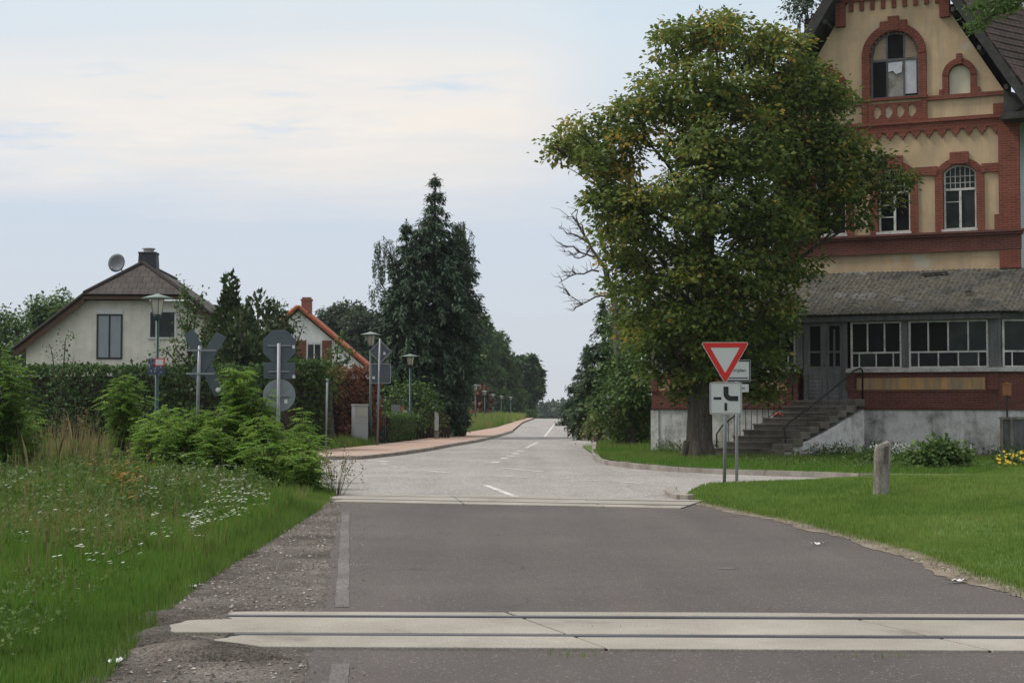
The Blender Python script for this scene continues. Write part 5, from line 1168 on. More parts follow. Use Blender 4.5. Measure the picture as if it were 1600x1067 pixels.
lt('small bronze leaved young tree behind the distant lamps', 752, 182, [(750, 640, 12), (758, 625, 10), (752, 612, 8), (745, 650, 10)], 'lf_copper', None, .5)
for px, Y, bl, lab in ((540, 150, [(515, 500, 20), (535, 490, 18), (555, 492, 18), (575, 500, 18), (545, 515, 26), (520, 530, 28), (580, 525, 26), (600, 540, 24), (550, 560, 34), (590, 570, 30)], 'grey green trees behind the orange tiled house'),
                       (80, 105, [(70, 480, 20), (90, 475, 20), (105, 490, 18), (60, 500, 22), (85, 510, 26), (110, 515, 22), (50, 525, 22)], 'tree with rounded crown behind the left eave of the beige house'),
                       (10, 90, [(0, 500, 22), (20, 510, 22), (-20, 510, 30), (10, 540, 30), (40, 545, 24), (-10, 570, 30), (40, 570, 24)], 'green tree at the left edge behind the hedge')):
    lt(lab, px, Y, bl, 'lf_far' if Y > 140 else 'lf_mid', None, 2.5)
lt('small bushy tree right of the beige house before the conifers', 330, 58, [(330, 560, 22), (355, 545, 24), (380, 555, 26), (345, 585, 22), (400, 560, 22)], 'lf_dark', None, .8)
# thuja-like conifers behind the hedge
def thuja(label, px, top, Y, prof, group='dark conifers behind the hedge'):
    H = at(px, top, Y).z; t = thing('conifer', label, 'conifer', (at(px, 600, Y).x, Y, 0), 0, group); n = int(900*H)
    h = 1-np.sqrt(RNG.random(n))*.95; R0 = np.interp(h, [p_[0] for p_ in prof], [p_[1] for p_ in prof]); az = RNG.uniform(0, 2*PI, n)
    lob = 1+.16*np.sin(az*3+h*14)+.12*np.sin(az*7-h*30)+.1*RNG.normal(size=n); r = R0*lob*(1-.45*RNG.random(n)**2)
    P = np.stack([r*np.cos(az), r*np.sin(az), h*H+RNG.normal(size=n)*.05], 1); out = np.stack([np.cos(az), np.sin(az), np.zeros(n)], 1)
    A = out*.7+np.array([[0, 0, 1.0]])*RNG.uniform(-.1, 1.1, (n, 1))+rdir(n)*.4; L = RNG.uniform(.16, .34, n)
    nmesh('crown', leaves(P, A, unit(out+rdir(n)*.6), L, L*.5), 4, M['thuja'], np.clip(.4+.2*np.sin(az*3+h*14)+RNG.normal(size=n)*.17, 0, 1), t)
    mb = MB(); mb.tube([(0, 0, -.1), (0, 0, H*.5), (0, 0, H*.97)], [.14, .09, .015], 8); mb.build('trunk', M['bark'], t, True)
thuja('dark conifer with a thin tall leading tip behind the hedge', 358, 425, 58, [(0, 1.3), (.5, 1.1), (.70, .6), (.80, .28), (.92, .18), (1, .03)])
thuja('broad dark conifer left of the white house gable', 402, 458, 60, [(0, 1.6), (.5, 1.45), (.75, .9), (.92, .4), (1, .05)])
thuja('lower conifer beside the hidden corner of the white house', 428, 470, 62, [(0, 1.3), (.5, 1.0), (.8, .5), (.93, .22), (1, .04)])
thuja('brownish conifer between hedge and broad conifer', 375, 480, 56, [(0, 1.5), (.5, 1.3), (.8, .7), (1, .05)])
# sparse shrub tree in front of the beige house
def sparse(label, base, Y, paths, mat, lsz=.1, per=46, name='young_tree', cat='tree'):
    b0 = Vector(base); t = thing(name, label, cat, base); mb = MB(); Vs = []; Rs = []
    for pth in paths:
        pts = [at(px, py, Y+random.uniform(-.25, .25))-b0 for px, py in pth]; n = len(pts); mb.tube(pts, [.035*(1-.8*i/max(1, n-1)) for i in range(n)], 6)
        for i in range(1, n):
            L = (pts[i]-pts[i-1]).length; k = int(L*per); tt = RNG.random((k, 1)); P = np.array([tuple(pts[i-1])])*(1-tt)+np.array([tuple(pts[i])])*tt+RNG.normal(size=(k, 3))*.13
            l = lsz*RNG.uniform(.6, 1.3, k); Vs.append(leaves(P, rdir(k)+np.array([[0, 0, -.3]]), rdir(k)+np.array([[0, 0, 1.0]]), l, l*.65)); Rs.append(np.clip(.5+RNG.normal(size=k)*.22, 0, 1))
    nmesh('crown', np.concatenate(Vs), 4, M[mat], np.concatenate(Rs), t); mb.build('trunk', M['bark'], t, True)
Ys = 50.5
sparse('thin ragged young tree before the right half of the beige house', (at(296, 640, Ys).x, Ys, 0), Ys, [[(296, 700), (297, 600), (292, 520), (294, 470), (286, 436)], [(296, 560), (305, 500), (308, 470), (318, 455)], [(294, 600), (270, 560), (255, 545), (240, 552)], [(295, 590), (318, 540), (325, 500), (328, 488)], [(294, 530), (282, 500), (278, 470)], [(296, 600), (280, 590), (250, 575), (228, 560)], [(296, 610), (320, 580), (330, 560)], [(292, 520), (300, 500), (283, 455)], [(297, 575), (275, 545), (270, 520)]], 'lf_dark', .12, 75)
sparse('small twiggy shrub before the left half of the beige house', (at(95, 640, Ys).x, Ys, 0), Ys, [[(95, 690), (98, 590), (102, 535), (104, 522)], [(95, 690), (85, 580), (82, 555), (78, 540)], [(96, 620), (110, 580), (116, 558)]], 'lf_dark', .1, 60, 'shrub', 'shrub')
sparse('loose shrub reaching over the white gable wall', (at(452, 640, 60).x, 60, 0), 60, [[(452, 690), (452, 560), (460, 500), (478, 487)], [(452, 560), (440, 500), (446, 470)], [(455, 560), (470, 520), (475, 505)], [(450, 600), (430, 520), (425, 465)]], 'lf_dark', .12, 60, 'shrub', 'shrub')
sparse('climbing shrub beside the brown shutters of the white house', (at(522, 640, 70).x, 70, 0), 70, [[(522, 690), (525, 570), (530, 530), (540, 520)], [(522, 600), (512, 560), (518, 545)], [(524, 580), (545, 560), (548, 545)], [(524, 600), (500, 575), (486, 560)]], 'lf_mid', .16, 80, 'shrub', 'shrub')
# hedges
def hedge(label, pts, w, h, mat, lsize=.1, dens=260, name='hedge', top_var=.12, base_z=0.0, lean=.14):
    """pts: ground polyline (x,y)"""
    a = Vector((*pts[0], 0)); t = thing(name, label, 'hedge', (a.x, a.y, base_z)); Vs = []; Rs = []; cb = MB()
    for i in range(len(pts)-1):
        p, q = Vector((*pts[i], 0))-Vector((a.x, a.y, 0)), Vector((*pts[i+1], 0))-Vector((a.x, a.y, 0)); d = (q-p); L = d.length; d.normalize(); nn = Vector((-d.y, d.x, 0))
        cb.box(((p+q)/2).to_tuple()[:2]+(h*.46,), (L*.99, w*.72, h*.9), 0, math.atan2(d.y, d.x))  # dark box added inside the leaves, standing in for the hedge's dim interior
        area = L*(2*h+w)+2*w*h; n = int(area*dens); s = RNG.random(n)*L; u = RNG.random(n)*(2*h+w)
        top = (u > h) & (u < h+w); y = np.where(u < h, -w/2, np.where(u > h+w, w/2, u-h-w/2)); z = np.where(u < h, u, np.where(u > h+w, u-h-w, h))
        e = RNG.random(n) < .08; s = np.where(e, np.where(RNG.random(n) < .5, 0, L), s); y = np.where(e, RNG.uniform(-w/2, w/2, n), y); z = np.where(e, RNG.uniform(0, h, n), z)
        bump = .5*np.sin(s*2.1+z*3)+.5*np.sin(s*5.3-z*4.1+1)+.6*np.sin(s*.9)
        nrm = np.stack([np.where(e, np.sign(s-L/2), 0), np.where(top | e, 0, np.sign(y)), np.where(top, 1.0, 0)], 1)
        loc = np.stack([s, y, z], 1)+nrm*(bump[:, None]*top_var*.5-RNG.random((n, 1))**2*.18)+RNG.normal(size=(n, 3))*.05
        Rm = np.array([[d.x, nn.x, 0], [d.y, nn.y, 0], [0, 0, 1]]); P = loc@Rm.T+np.array([tuple(p)]); NN = nrm@Rm.T
        l = lsize*RNG.uniform(.6, 1.4, n); Vs.append(leaves(P, NN*.5+rdir(n)*.8+np.array([[0, 0, .25]]), unit(NN+rdir(n)*.7+np.array([[0, 0, .3]])), l, l*.65)); Rs.append(np.clip(.42+bump*.12+RNG.normal(size=n)*.17, 0, 1))
    nmesh('foliage', np.concatenate(Vs), 4, M[mat], np.concatenate(Rs), t); cb.build('dark_core', M['fence_dark'], t); return t
hp = lambda px, Y: (at(px, 640, Y).x, Y)
hedge('long dark clipped hedge in front of the beige house', [hp(20, 53), hp(200, 52.2), hp(400, 51.5), hp(452, 51.3)], 1.5, 2.72, 'lf_dark', .13, 210)
hedge('dark hedge stretch beside the round sign', [hp(452, 52.5), hp(490, 53.3)], 1.5, 2.9, 'lf_dark', .13, 220)
hedge('copper brown hedge with dead patches near the utility cabinet', [hp(512, 62.5), hp(574, 64.5)], 1.3, 2.85, 'lf_copper', .13, 230, top_var=.35)
hedge('low clipped box hedge behind the leaning sign post', [hp(594, 65.5), hp(632, 69)], 1.0, 1.15, 'lf_mid', .07, 600, top_var=.04)
lt('pale green shrub behind the low clipped hedge', 640, 70.8, [(610, 620, 22), (640, 615, 22), (660, 640, 24), (625, 645, 24), (690, 650, 16), (675, 630, 18), (600, 640, 18)], 'lf_mid', None, .6, 'shrub', 'shrub', lsize=.14)
lt('small yellow green bush on top of the copper hedge', 516, 59, [(515, 580, 10), (520, 590, 10), (508, 588, 8), (515, 610, 12)], 'lf_yellow', None, .3, 'shrub', 'shrub', lsize=.1)
# right side of the far road
GS = 'spruces right of the far road'
for px, Y, top, w, lab in ((936, 72, 472, 1.6, 'dark spruce with the tallest tip right of the far road'), (912, 95, 540, 1.45, 'middle spruce of the row right of the far road'), (899, 125, 575, 1.5, 'small spruce near the crest right of the far road'), (965, 78, 490, 1.9, 'spruce half hidden behind the big yellowing tree')):
    H = at(px, top, Y).z; spruce('spruce', lab, (at(px, 640, Y).x+.2, Y, 0), H, [(0, w*.8), (.12, w), (.4, w*.75), (.7, w*.42), (.9, w*.16), (1, .04)], M['needle2'], M['bark'], None, 1.35, GS, .16, .03)
lt('dense green shrub between the spruces and the veranda', 985, 57, [(990, 560, 30), (970, 590, 32), (1000, 600, 34), (965, 630, 30), (995, 640, 34), (975, 665, 26), (1005, 665, 26), (955, 660, 20), (1015, 580, 24), (1010, 630, 24), (1030, 560, 26)], 'lf_mid', None, .8, 'shrub', 'shrub', lsize=.15, per_m2=7)
lt('yellowing bush at the right verge of the far road', 935, 64, [(930, 655, 16), (942, 645, 16), (925, 672, 14), (945, 665, 16), (955, 650, 14)], 'lf_yellow', None, .5, 'shrub', 'shrub', lsize=.12)
lt('dark tree crown behind the big tree and above the spruces', 1000, 62, [(985, 500, 26), (1005, 520, 28), (975, 530, 24), (1015, 480, 26), (965, 505, 14)], 'lf_dark', None, .6, lsize=.16)
def dead_tree():
    Y = 59.0; b0 = Vector((at(968, 690, Y).x, Y, 0)); t = thing('bare_tree', 'half dead tree with bare crooked branches against the sky', 'tree', b0); mb = MB()
    P = lambda l: [at(px, py, Y+random.uniform(-.3, .3))-b0 for px, py in l]
    def br(l, r0, r1):
        n = len(l); pts = P(l); mb.tube(pts, [r0+(r1-r0)*i/(n-1) for i in range(n)], 7)
        if r0 < .1:
            for _ in range(2*n):
                i = random.randint(1, n-1); q = pts[i-1].lerp(pts[i], random.random()); e = q+Vector((random.uniform(-.75, .1), random.uniform(-.4, .4), random.uniform(-.15, .55)))*random.uniform(.4, 1); mb.tube(wob(q, e, 3, .1), [.014, .011, .008, .004], 5)
        return pts
    br([(968, 692), (968, 600), (964, 530), (961, 478), (957, 455), (948, 432), (944, 415)], .17, .09)
    br([(944, 418), (936, 405), (925, 390), (918, 375), (909, 362), (903, 350), (900, 338), (903, 330)], .07, .015)
    for l in ([(936, 405), (918, 398), (905, 394), (896, 399), (888, 393), (878, 394)], [(920, 380), (908, 372), (896, 366), (886, 366), (880, 358), (873, 357)], [(912, 366), (910, 352), (897, 345)], [(936, 424), (925, 422), (912, 428), (900, 428), (890, 432), (880, 438), (874, 442)], [(955, 465), (940, 462), (930, 464), (920, 470), (910, 475), (900, 468), (888, 460), (876, 456)], [(910, 475), (900, 480), (896, 486)], [(905, 394), (896, 385), (884, 386), (876, 380)], [(922, 388), (914, 400), (904, 404), (896, 402)], [(900, 428), (894, 424), (888, 426)], [(900, 345), (894, 338), (889, 340)], [(890, 462), (884, 452), (878, 450)], [(948, 432), (958, 415), (966, 400)]):
        br(l, .042, .009)
    mb.build('trunk', M['bark_pale'], t, True)
    bl = [(x-b0.x, y-b0.y, z, r) for x, y, z, r in pblobs([(975, 470, 14), (985, 490, 18), (965, 500, 14), (975, 520, 18)], Y, .4)]
    V, R, C = blob_leaves(bl, 6, .4, 40, .15); nmesh('crown', V, 4, M['lf_mid'], R, t)
dead_tree()
# tree top showing behind the station's left gable, and the larch reaching in from the right
q = at(1258, 12, 64); lt('light leaved tree top behind the left roof edge of the station', 1250, 68, [(1258, 10, 16), (1250, -10, 22), (1270, 0, 18), (1245, 18, 10), (1275, 35, 20), (1275, 100, 40), (1265, -45, 30)], 'lf_far', None, .5, lsize=.15)
def larch():
    X, Y = 13.6, 31.0; t = thing('larch', 'larch whose dark twigs hang into the upper right corner', 'tree', (X, Y, 0)); mb = MB(); mb.tube([(0, 0, -.1), (0, 0, 4), (.05, 0, 9), (.1, 0, 13)], [.25, .2, .13, .03], 10); Vs = []; b0 = Vector((X, Y, 0))
    for k in range(46):
        z = random.uniform(7.6, 12.6); az = random.uniform(-.9, 2.6); L = random.uniform(1.2, 2.4)*(13.6-z)/5; d = Vector((math.cos(az), math.sin(az), -.12)); e = Vector((.05, 0, z))+d*L; mb.tube([(.05, 0, z), e], [.035, .008], 5)
    for tips in ([(1640, -30), (1590, 8), (1555, 22), (1530, 38), (1520, 42)], [(1640, -40), (1580, -2), (1540, 6), (1515, 18)], [(1660, -20), (1610, -8), (1570, 12), (1545, 14)]):
        pts = [at(px, py, Y-.6+random.uniform(-.15, .15))-b0 for px, py in tips]; pts = [Vector((.05, 0, pts[0].z+.6))]+pts; mb.tube(pts, [.05]+[.03*(1-.7*i/len(tips)) for i in range(len(tips))], 6)
        for i in range(1, len(pts)):
            k = 160; tt = RNG.random((k, 1)); P = np.array([tuple(pts[i-1])])*(1-tt)+np.array([tuple(pts[i])])*tt+RNG.normal(size=(k, 3))*np.array([[.10, .14, .07]])
            l = RNG.uniform(.06, .15, k); Vs.append(leaves(P, rdir(k)+np.array([[-.5, 0, .1]]), rdir(k), l, l*.3))
    nmesh('crown', np.concatenate(Vs), 4, M['lf_mid'], RNG.uniform(.2, .8, sum(len(v) for v in Vs)//4), t); mb.build('trunk', M['bark'], t, True)
larch()
# far wood beyond the crest
V, R, C = blob_leaves([(at(px, 640, Yf).x, Yf+random.uniform(-10, 10), at(px, py, Yf).z-3.2, 4.2) for Yf in (520, 545, 570) for px, py in [(640+k*9, 647-4*math.sin(k*.31)**2-5*(1 if 24 < k < 29 else 0)) for k in range(48)]], .15, 3, 45, 2.2, .5)
tag(nmesh('far_wood', V, 4, M['lf_far'], R), kind='stuff')
# ------------------------------------------------------------------ grass, weeds, shrubs, flowers
def grass(name, regions, mat, zf, wmul=1.0):
    """regions: (polygon, blades per m2, height, width, rnd mean, rnd spread)"""
    Vs, Rs = [], []
    for poly, dens, h, w, r0, r1 in regions:
        p = np.array(poly); ar = .5*abs(np.dot(p[:, 0], np.roll(p[:, 1], 1))-np.dot(p[:, 1], np.roll(p[:, 0], 1))); n = int(ar*dens)
        if n < 1: continue
        q = sample(poly, n); z = np.array([zf(a, b) for a, b in q])
        cl = 1.2*vnoise(q[:, 0]*.7, q[:, 1]*.45, 1)+.7*vnoise(q[:, 0]*2.6, q[:, 1]*2.0, 2); cc = 1.5*vnoise(q[:, 0]*.5, q[:, 1]*.35, 5)+.8*vnoise(q[:, 0]*3, q[:, 1]*1.8, 6)
        hh = h*(.55+.8*RNG.random(n))*np.clip(1+.42*cl, .25, 2); Vs.append(blades(np.column_stack([q, z-.01]), hh, w*(.7+.6*RNG.random(n)))); Rs.append(np.clip(r0+cc*.25+RNG.normal(size=n)*r1, 0, 1))
    return tag(nmesh(name, np.concatenate(Vs), 5, mat, np.concatenate(Rs)), kind='stuff')
# lawn
def lawn_poly(y0, y1, x1):
    ys = np.linspace(y0, y1, 12); L = [((rx(y)+.12 if y < 26 else lawn_left(y)+.07), y) for y in ys]; return L+[(x1(y1), y1), (x1(y0), y0)]
fr_ = lambda y: .33*y+.6
grass('lawn_grass', [(lawn_poly(10.5, 14, fr_), 2600, .055, .006, .42, .16), (lawn_poly(14, 18, fr_), 2400, .055, .0075, .42, .16), (lawn_poly(18, 24, fr_), 1500, .06, .011, .45, .16), (lawn_poly(24, 36, fr_), 800, .065, .016, .45, .16)], M['grass'], lambda x, y: lawn_z(x, y))
grass('lawn_grass', [([(fr_(8), 8), (fr_(36), 36), (fr_(36)+9, 36), (fr_(8)+9, 8)], 260, .065, .02, .45, .16)], M['grass'], lambda x, y: lawn_z(x, y))
# ragged longer tufts along the lawn edge
grass('lawn_edge_grass', [([(rx(y)+.02, y) for y in np.linspace(11, 25.5, 20)]+[(rx(y)+.38, y) for y in np.linspace(25.5, 11, 20)], 700, .07, .008, .5, .25)], M['grass'], lambda x, y: lawn_z(x, y))
# verge in front of the station and along the far road
grass('verge_grass', [(verge_poly[:6]+[tuple(bloc(11, .3)[:2]), tuple(bloc(0, .3)[:2]), (2.6, 52)], 420, .13, .014, .5, .2), ([(8.5, 34.2), (18, 33.3), (18, 44), (8.5, 45)], 300, .16, .016, .5, .2), ([(2.6, 50), (3.6, 66), (4.3, 80), (7, 80), (5.5, 50)], 160, .2, .022, .55, .22), ([(4.3, 80), (6.3, 140), (8.5, 140), (7, 80)], 40, .3, .06, .6, .2)], M['meadow'], lambda x, y: .05)
grass('roadside_grass', [([(-7.6, 47.2), (-6.3, 52), (-5.1, 60), (-8, 62), (-12, 50), (-12, 46)], 300, .25, .018, .5, .2), ([(-4.6, 70), (-3.4, 80), (-6.5, 82), (-7, 70)], 260, .16, .02, .35, .12), ([(-3.2, 82), (-.6, 130), (-5, 130), (-8, 82)], 60, .45, .05, .74, .12), ([(-.6, 130), (1.8, 190), (-3, 190), (-5, 130)], 14, .7, .12, .68, .12), ([(-6, 55), (-5.2, 62), (-6.4, 64), (-7.5, 55)], 260, .35, .02, .5, .2)], M['meadow'], lambda x, y: .03)
# meadow
def mpoly(y0, y1, a, b): ys = np.linspace(y0, y1, 14); return [(mx(y)-a, y) for y in ys]+[(mx(y)-b, y) for y in ys[::-1]]
far_ = lambda y: .34*y+.5
def mfull(y0, y1, a=0.0): ys = np.linspace(y0, y1, 10); return [(mx(y)-a, y) for y in ys]+[(-far_(y1), y1), (-far_(y0), y0)]
grass('meadow_grass', [(mfull(7.5, 11, .12), 3000, .10, .006, .38, .15), (mfull(11, 15, .1), 2200, .15, .007, .44, .17), (mfull(15, 20, .25), 1250, .22, .010, .52, .2), (mfull(20, 26, .3), 780, .25, .013, .50, .22), (mfull(26, 34, .3), 460, .20, .016, .46, .2), ([(-9, 34), (-9, 40), (-16, 44), (-16, 34)], 220, .40, .02, .58, .18)], M['meadow'], meadow_z)
grass('meadow_grass', [([(-far_(7), 7), (-far_(33), 33), (-far_(33)-9, 33), (-far_(7)-9, 7)], 240, .24, .02, .48, .2), ([(mx(4)-.1, 4), (mx(7.5)-.1, 7.5), (-12, 7.5), (-12, 4)], 700, .12, .012, .4, .15)], M['meadow'], meadow_z)
grass('meadow_edge_grass', [(mpoly(8.5, 28, -.05, .75), 1700, .13, .008, .30, .10)], M['grass'], meadow_z)
# brown seed stalks and dry weeds
grass('dry_stalks', [(mfull(12, 17, .7), 22, .40, .008, .5, .2), (mfull(17, 24, .8), 18, .45, .010, .5, .2), (mfull(24, 30, 3.2), 8, .6, .014, .5, .2), ([(-7.5, 31), (-7, 36), (-11.5, 40), (-10.5, 31)], 26, .8, .018, .6, .2)], M['dryweed'], meadow_z)
def dry_clump(x, y, h, n, label):
    t = thing('dried_weed', label, 'weed', (x, y, meadow_z(x, y))); mb = MB(); Vs = []
    for k in range(n):
        a = random.uniform(0, 6.28); r = random.uniform(.02, .25); e = Vector((r*2*math.cos(a), r*2*math.sin(a), h*random.uniform(.6, 1.05))); mb.tube([(r*.4*math.cos(a), r*.4*math.sin(a), -.05), e*.55, e], [.006, .005, .003], 4)
        P = np.array([tuple(e)])+RNG.normal(size=(26, 3))*np.array([[.03, .03, .14]]); l = RNG.uniform(.02, .05, 26); Vs.append(leaves(P, rdir(26)+np.array([[0, 0, .7]]), rdir(26), l, l*.6))
    tag(nmesh('seed_heads', np.concatenate(Vs), 4, M['dryweed'], RNG.uniform(0, 1, sum(len(v) for v in Vs)//4), t), kind='stuff'); mb.build('stalks', M['dryweed'], t)
x, y = at(133, 690, 34).x, 33.5; dry_clump(x, y, 1.05, 16, 'brown dried weed clump standing before the dark hedge')
x, y = at(522, 775, 27.3).x, 27.5; dry_clump(x, y, .55, 22, 'thin reddish seed stalks at the meadow tip beside the second track')
# broad leaved weeds mixed into the meadow
def weeds(name, regions, mat, zf=None):
    zf = zf or meadow_z
    Vs, Rs = [], []
    for poly, n, h, l0 in regions:
        q = sample(poly, n); d = vnoise(q[:, 0]*.8, q[:, 1]*.5, 9); q = q[d > -.15]; m = len(q); k = 6; idx = np.repeat(np.arange(m), k); hh = h*(.5+RNG.random(m))
        z = np.array([zf(a, b) for a, b in q]); P = np.column_stack([q, z])[idx]+np.column_stack([RNG.normal(size=m*k)*.03, RNG.normal(size=m*k)*.03, hh[idx]*RNG.random(m*k)])
        l = l0*RNG.uniform(.5, 1.4, m*k); Vs.append(leaves(P, rdir(m*k)+np.array([[0, 0, .35]]), rdir(m*k)*.6+np.array([[0, 0, 1.0]]), l, l*RNG.uniform(.25, .6, m*k))); Rs.append(np.clip(.45+.25*vnoise(q[:, 0]*.9, q[:, 1]*.6, 3)[idx]+RNG.normal(size=m*k)*.15, 0, 1))
    return tag(nmesh(name, np.concatenate(Vs), 4, mat, np.concatenate(Rs)), kind='stuff')
weeds('meadow_weeds', [(mfull(9, 14, .5), 500, .12, .045), (mfull(14, 19, .7), 1000, .22, .055), (mfull(19, 26, .8), 1900, .34, .07), (mfull(26, 33, 1.2), 1300, .22, .09)], M['lf_weed'])
weeds('grey_weeds', [([(-4.2, 16), (-3.6, 20), (-7.5, 22), (-6.5, 16)], 500, .36, .05), ([(-6, 22), (-5.5, 26), (-9, 28), (-9, 22)], 400, .4, .06)], M['lf_mid'])
soc = [tuple(bloc(u, w)[:2]) for u, w in ((-.3, .1), (2.4, .1), (2.6, -1.2), (-.3, -1.3))]; soc2 = [tuple(bloc(u, w)[:2]) for u, w in ((5.6, -1.0), (7, 0), (11.5, 0), (11.5, -3.0), (5.0, -3.6))]
weeds('socle_weeds', [(soc, 260, .28, .09), (soc2, 900, .34, .09), ([(4.6, 38.4), (9.5, 34.0), (11, 36), (6, 41)], 500, .16, .07)], M['lf_weed'], lambda x, y: .06)
# flowers
def flowers(name, spots, mat, size):
    Vs = []
    for x, y, h in spots:
        z = meadow_z(x, y)+h; k = random.randint(3, 7)
        for _ in range(k):
            c = np.array([x+random.gauss(0, size*.9), y+random.gauss(0, size*.9), z+random.gauss(0, size*.25)]); r = size*random.uniform(.35, .75); a = np.arange(6)*PI/3+random.random()
            tl = random.uniform(-.3, .3); Vs.append(np.stack([c[0]+r*np.cos(a), c[1]+r*np.sin(a), c[2]+r*.3*np.sin(a)*tl+r*.2*np.cos(a)], 1))
    return tag(nmesh(name, np.concatenate(Vs), 6, mat), kind='stuff')
def scatter(poly_px, n, h, z=.3):
    q = sample(poly_px, n); out = []
    for px, py in q:
        x, y = G(px, py, z)
        if x < mx(y)-.3: out.append((x, y, h*random.uniform(.7, 1.25)))
    return out
flowers('white_flowers', scatter([(225, 735), (300, 720), (420, 770), (415, 800), (350, 805), (280, 775)], 210, .36)+scatter([(120, 725), (240, 720), (300, 790), (240, 800)], 90, .36)+scatter([(10, 740), (240, 760), (380, 830), (250, 890), (20, 880)], 70, .34)+scatter([(0, 760), (60, 745), (60, 790), (0, 800)], 40, .34)+scatter([(280, 800), (420, 790), (400, 830), (290, 830)], 90, .32), M['petal_w'], .027)
flowers('orange_flowers', scatter([(125, 745), (240, 748), (245, 790), (160, 795)], 60, .4)+scatter([(165, 760), (215, 765), (210, 800), (170, 800)], 36, .4), M['petal_o'], .048)
Vs = []
for k in range(120):
    u, w_ = random.choice(((random.uniform(5.6, 10), random.uniform(-3, -.6)), (random.uniform(7.4, 8.8), random.uniform(-3.2, -2)))); x, y = bloc(u, w_)[:2]; z = .06+random.uniform(.15, .4); r = random.uniform(.015, .03); a = np.arange(6)*PI/3
    Vs.append(np.stack([x+r*np.cos(a), y+r*.6*np.sin(a), z+r*.7*np.sin(a)], 1))
tag(nmesh('verge_flowers', np.concatenate(Vs), 6, M['petal_w']), kind='stuff')
# robinia shrubs
def robinia_mesh(h, spread, nst, seed):
    rs = random.Random(seed); mb = MB(); Vs = []; Rs = []
    for s in range(nst):
        az = rs.uniform(0, 2*PI); sp = spread*rs.uniform(.1, 1); H = h*rs.uniform(.5, 1.08)*(1-.15*sp/spread); b = Vector((rs.gauss(0, .12), rs.gauss(0, .12), -.03)); e = Vector((math.cos(az)*sp, math.sin(az)*sp, H))
        c = b.lerp(e, .5)+Vector((-math.cos(az)*.08, -math.sin(az)*.08, .08*H)); pts = [b.lerp(c, t*2) if t < .5 else c.lerp(e, t*2-1) for t in (0, .25, .5, .75, 1)]; mb.tube(pts, [.014, .012, .01, .007, .004], 5)
        nl = int(H*12); sr = rs.gauss(.5, .12)
        for k in range(nl):
            t = .22+.78*(k+rs.random())/nl; p = b.lerp(c, t*2) if t < .5 else c.lerp(e, t*2-1); a2 = rs.uniform(0, 2*PI); L = rs.uniform(.24, .46)*(1.1-.45*t); d = Vector((math.cos(a2), math.sin(a2), rs.uniform(-.1, .28))); n_ = 7
            i = np.repeat(np.linspace(.18, 1, n_), 2); sg = np.tile([1, -1], n_); sd = np.array([-math.sin(a2), math.cos(a2), 0]); P = np.array([tuple(p)])+np.array([tuple(d)])*L*i[:, None]-np.array([[0, 0, 1.0]])*(L*.28*i[:, None]**2)
            A = np.array([[math.cos(a2)*.45, math.sin(a2)*.45, -.12]])+sd[None]*sg[:, None]+RNG.normal(size=(2*n_, 3))*.15; l = np.full(2*n_, .068)*rs.uniform(.8, 1.25)*(1-.35*np.abs(i-.5)); Vs.append(leaves(P, A, np.array([[0, 0, 1.0]])+RNG.normal(size=(2*n_, 3))*.16, l, l*.62)); Rs.append(np.clip(sr+.2*(t-.6)+rs.gauss(0, .13)+RNG.normal(size=2*n_)*.06, 0, 1))
    return np.concatenate(Vs), np.concatenate(Rs), mb
def robinia(label, px, Y, py_top, spread, nst, seed, mat='lf_bright'):
    x = at(px, 640, Y).x; z = meadow_z(x, Y) if x < mx(Y) else 0.0; h = (at(px, py_top, Y).z-z)*1.1; t = thing('robinia_shrub', label, 'shrub', (x, Y, z), 0, 'bright green feathery shrubs in the meadow'); V, R, mb = robinia_mesh(h, spread, nst, seed)
    nmesh('foliage', V, 4, M[mat], R, t); mb.build('stems', M['stem'], t, True)
for k, a in enumerate((('feathery shrub cut by the left edge of the photo', 2, 30, 560, .75, 46), ('feathery shrub left of the lamp post with the blue poster', 196, 33, 603, .55, 34), ('low feathery shrub between that lamp post and the crossing cross', 262, 31, 655, .6, 34), ('feathery shrub around the foot of the crossing cross', 300, 29, 640, .6, 40),
        ('tall feathery shrub between the crossing cross and the round sign', 378, 29.2, 588, .65, 52), ('broad feathery shrub at the foot of the stacked sign backs', 430, 28.6, 672, .6, 46), ('rightmost feathery shrub overhanging the side street', 472, 29.2, 680, .5, 40), ('small feathery shrub in front of the broad one', 415, 26.6, 690, .5, 30), ('feathery shrub lying low at the right tip of the thicket', 478, 27.2, 705, .38, 26), ('low spreading feathery shrub in front of the crossing cross', 335, 27.8, 672, .55, 34), ('small feathery shrub beside the left edge shrub', 40, 31.5, 640, .45, 22), ('single tall sprig above the rightmost shrub', 470, 31.5, 645, .35, 12), ('feathery shrub just right of the poster lamp', 250, 30, 645, .6, 34), ('mid height feathery shrub between lamp and crossing cross', 285, 28.4, 660, .6, 34), ('feathery shrub right of the crossing cross', 346, 28.6, 645, .55, 38), ('feathery shrub left of the stacked sign post', 402, 28, 655, .6, 40), ('feathery shrub right of the stacked sign post', 458, 27.8, 685, .5, 34), ('low sprawling green shrub under the left lamp shrub', 225, 29.8, 690, .6, 26))): robinia(*a, 100+k)
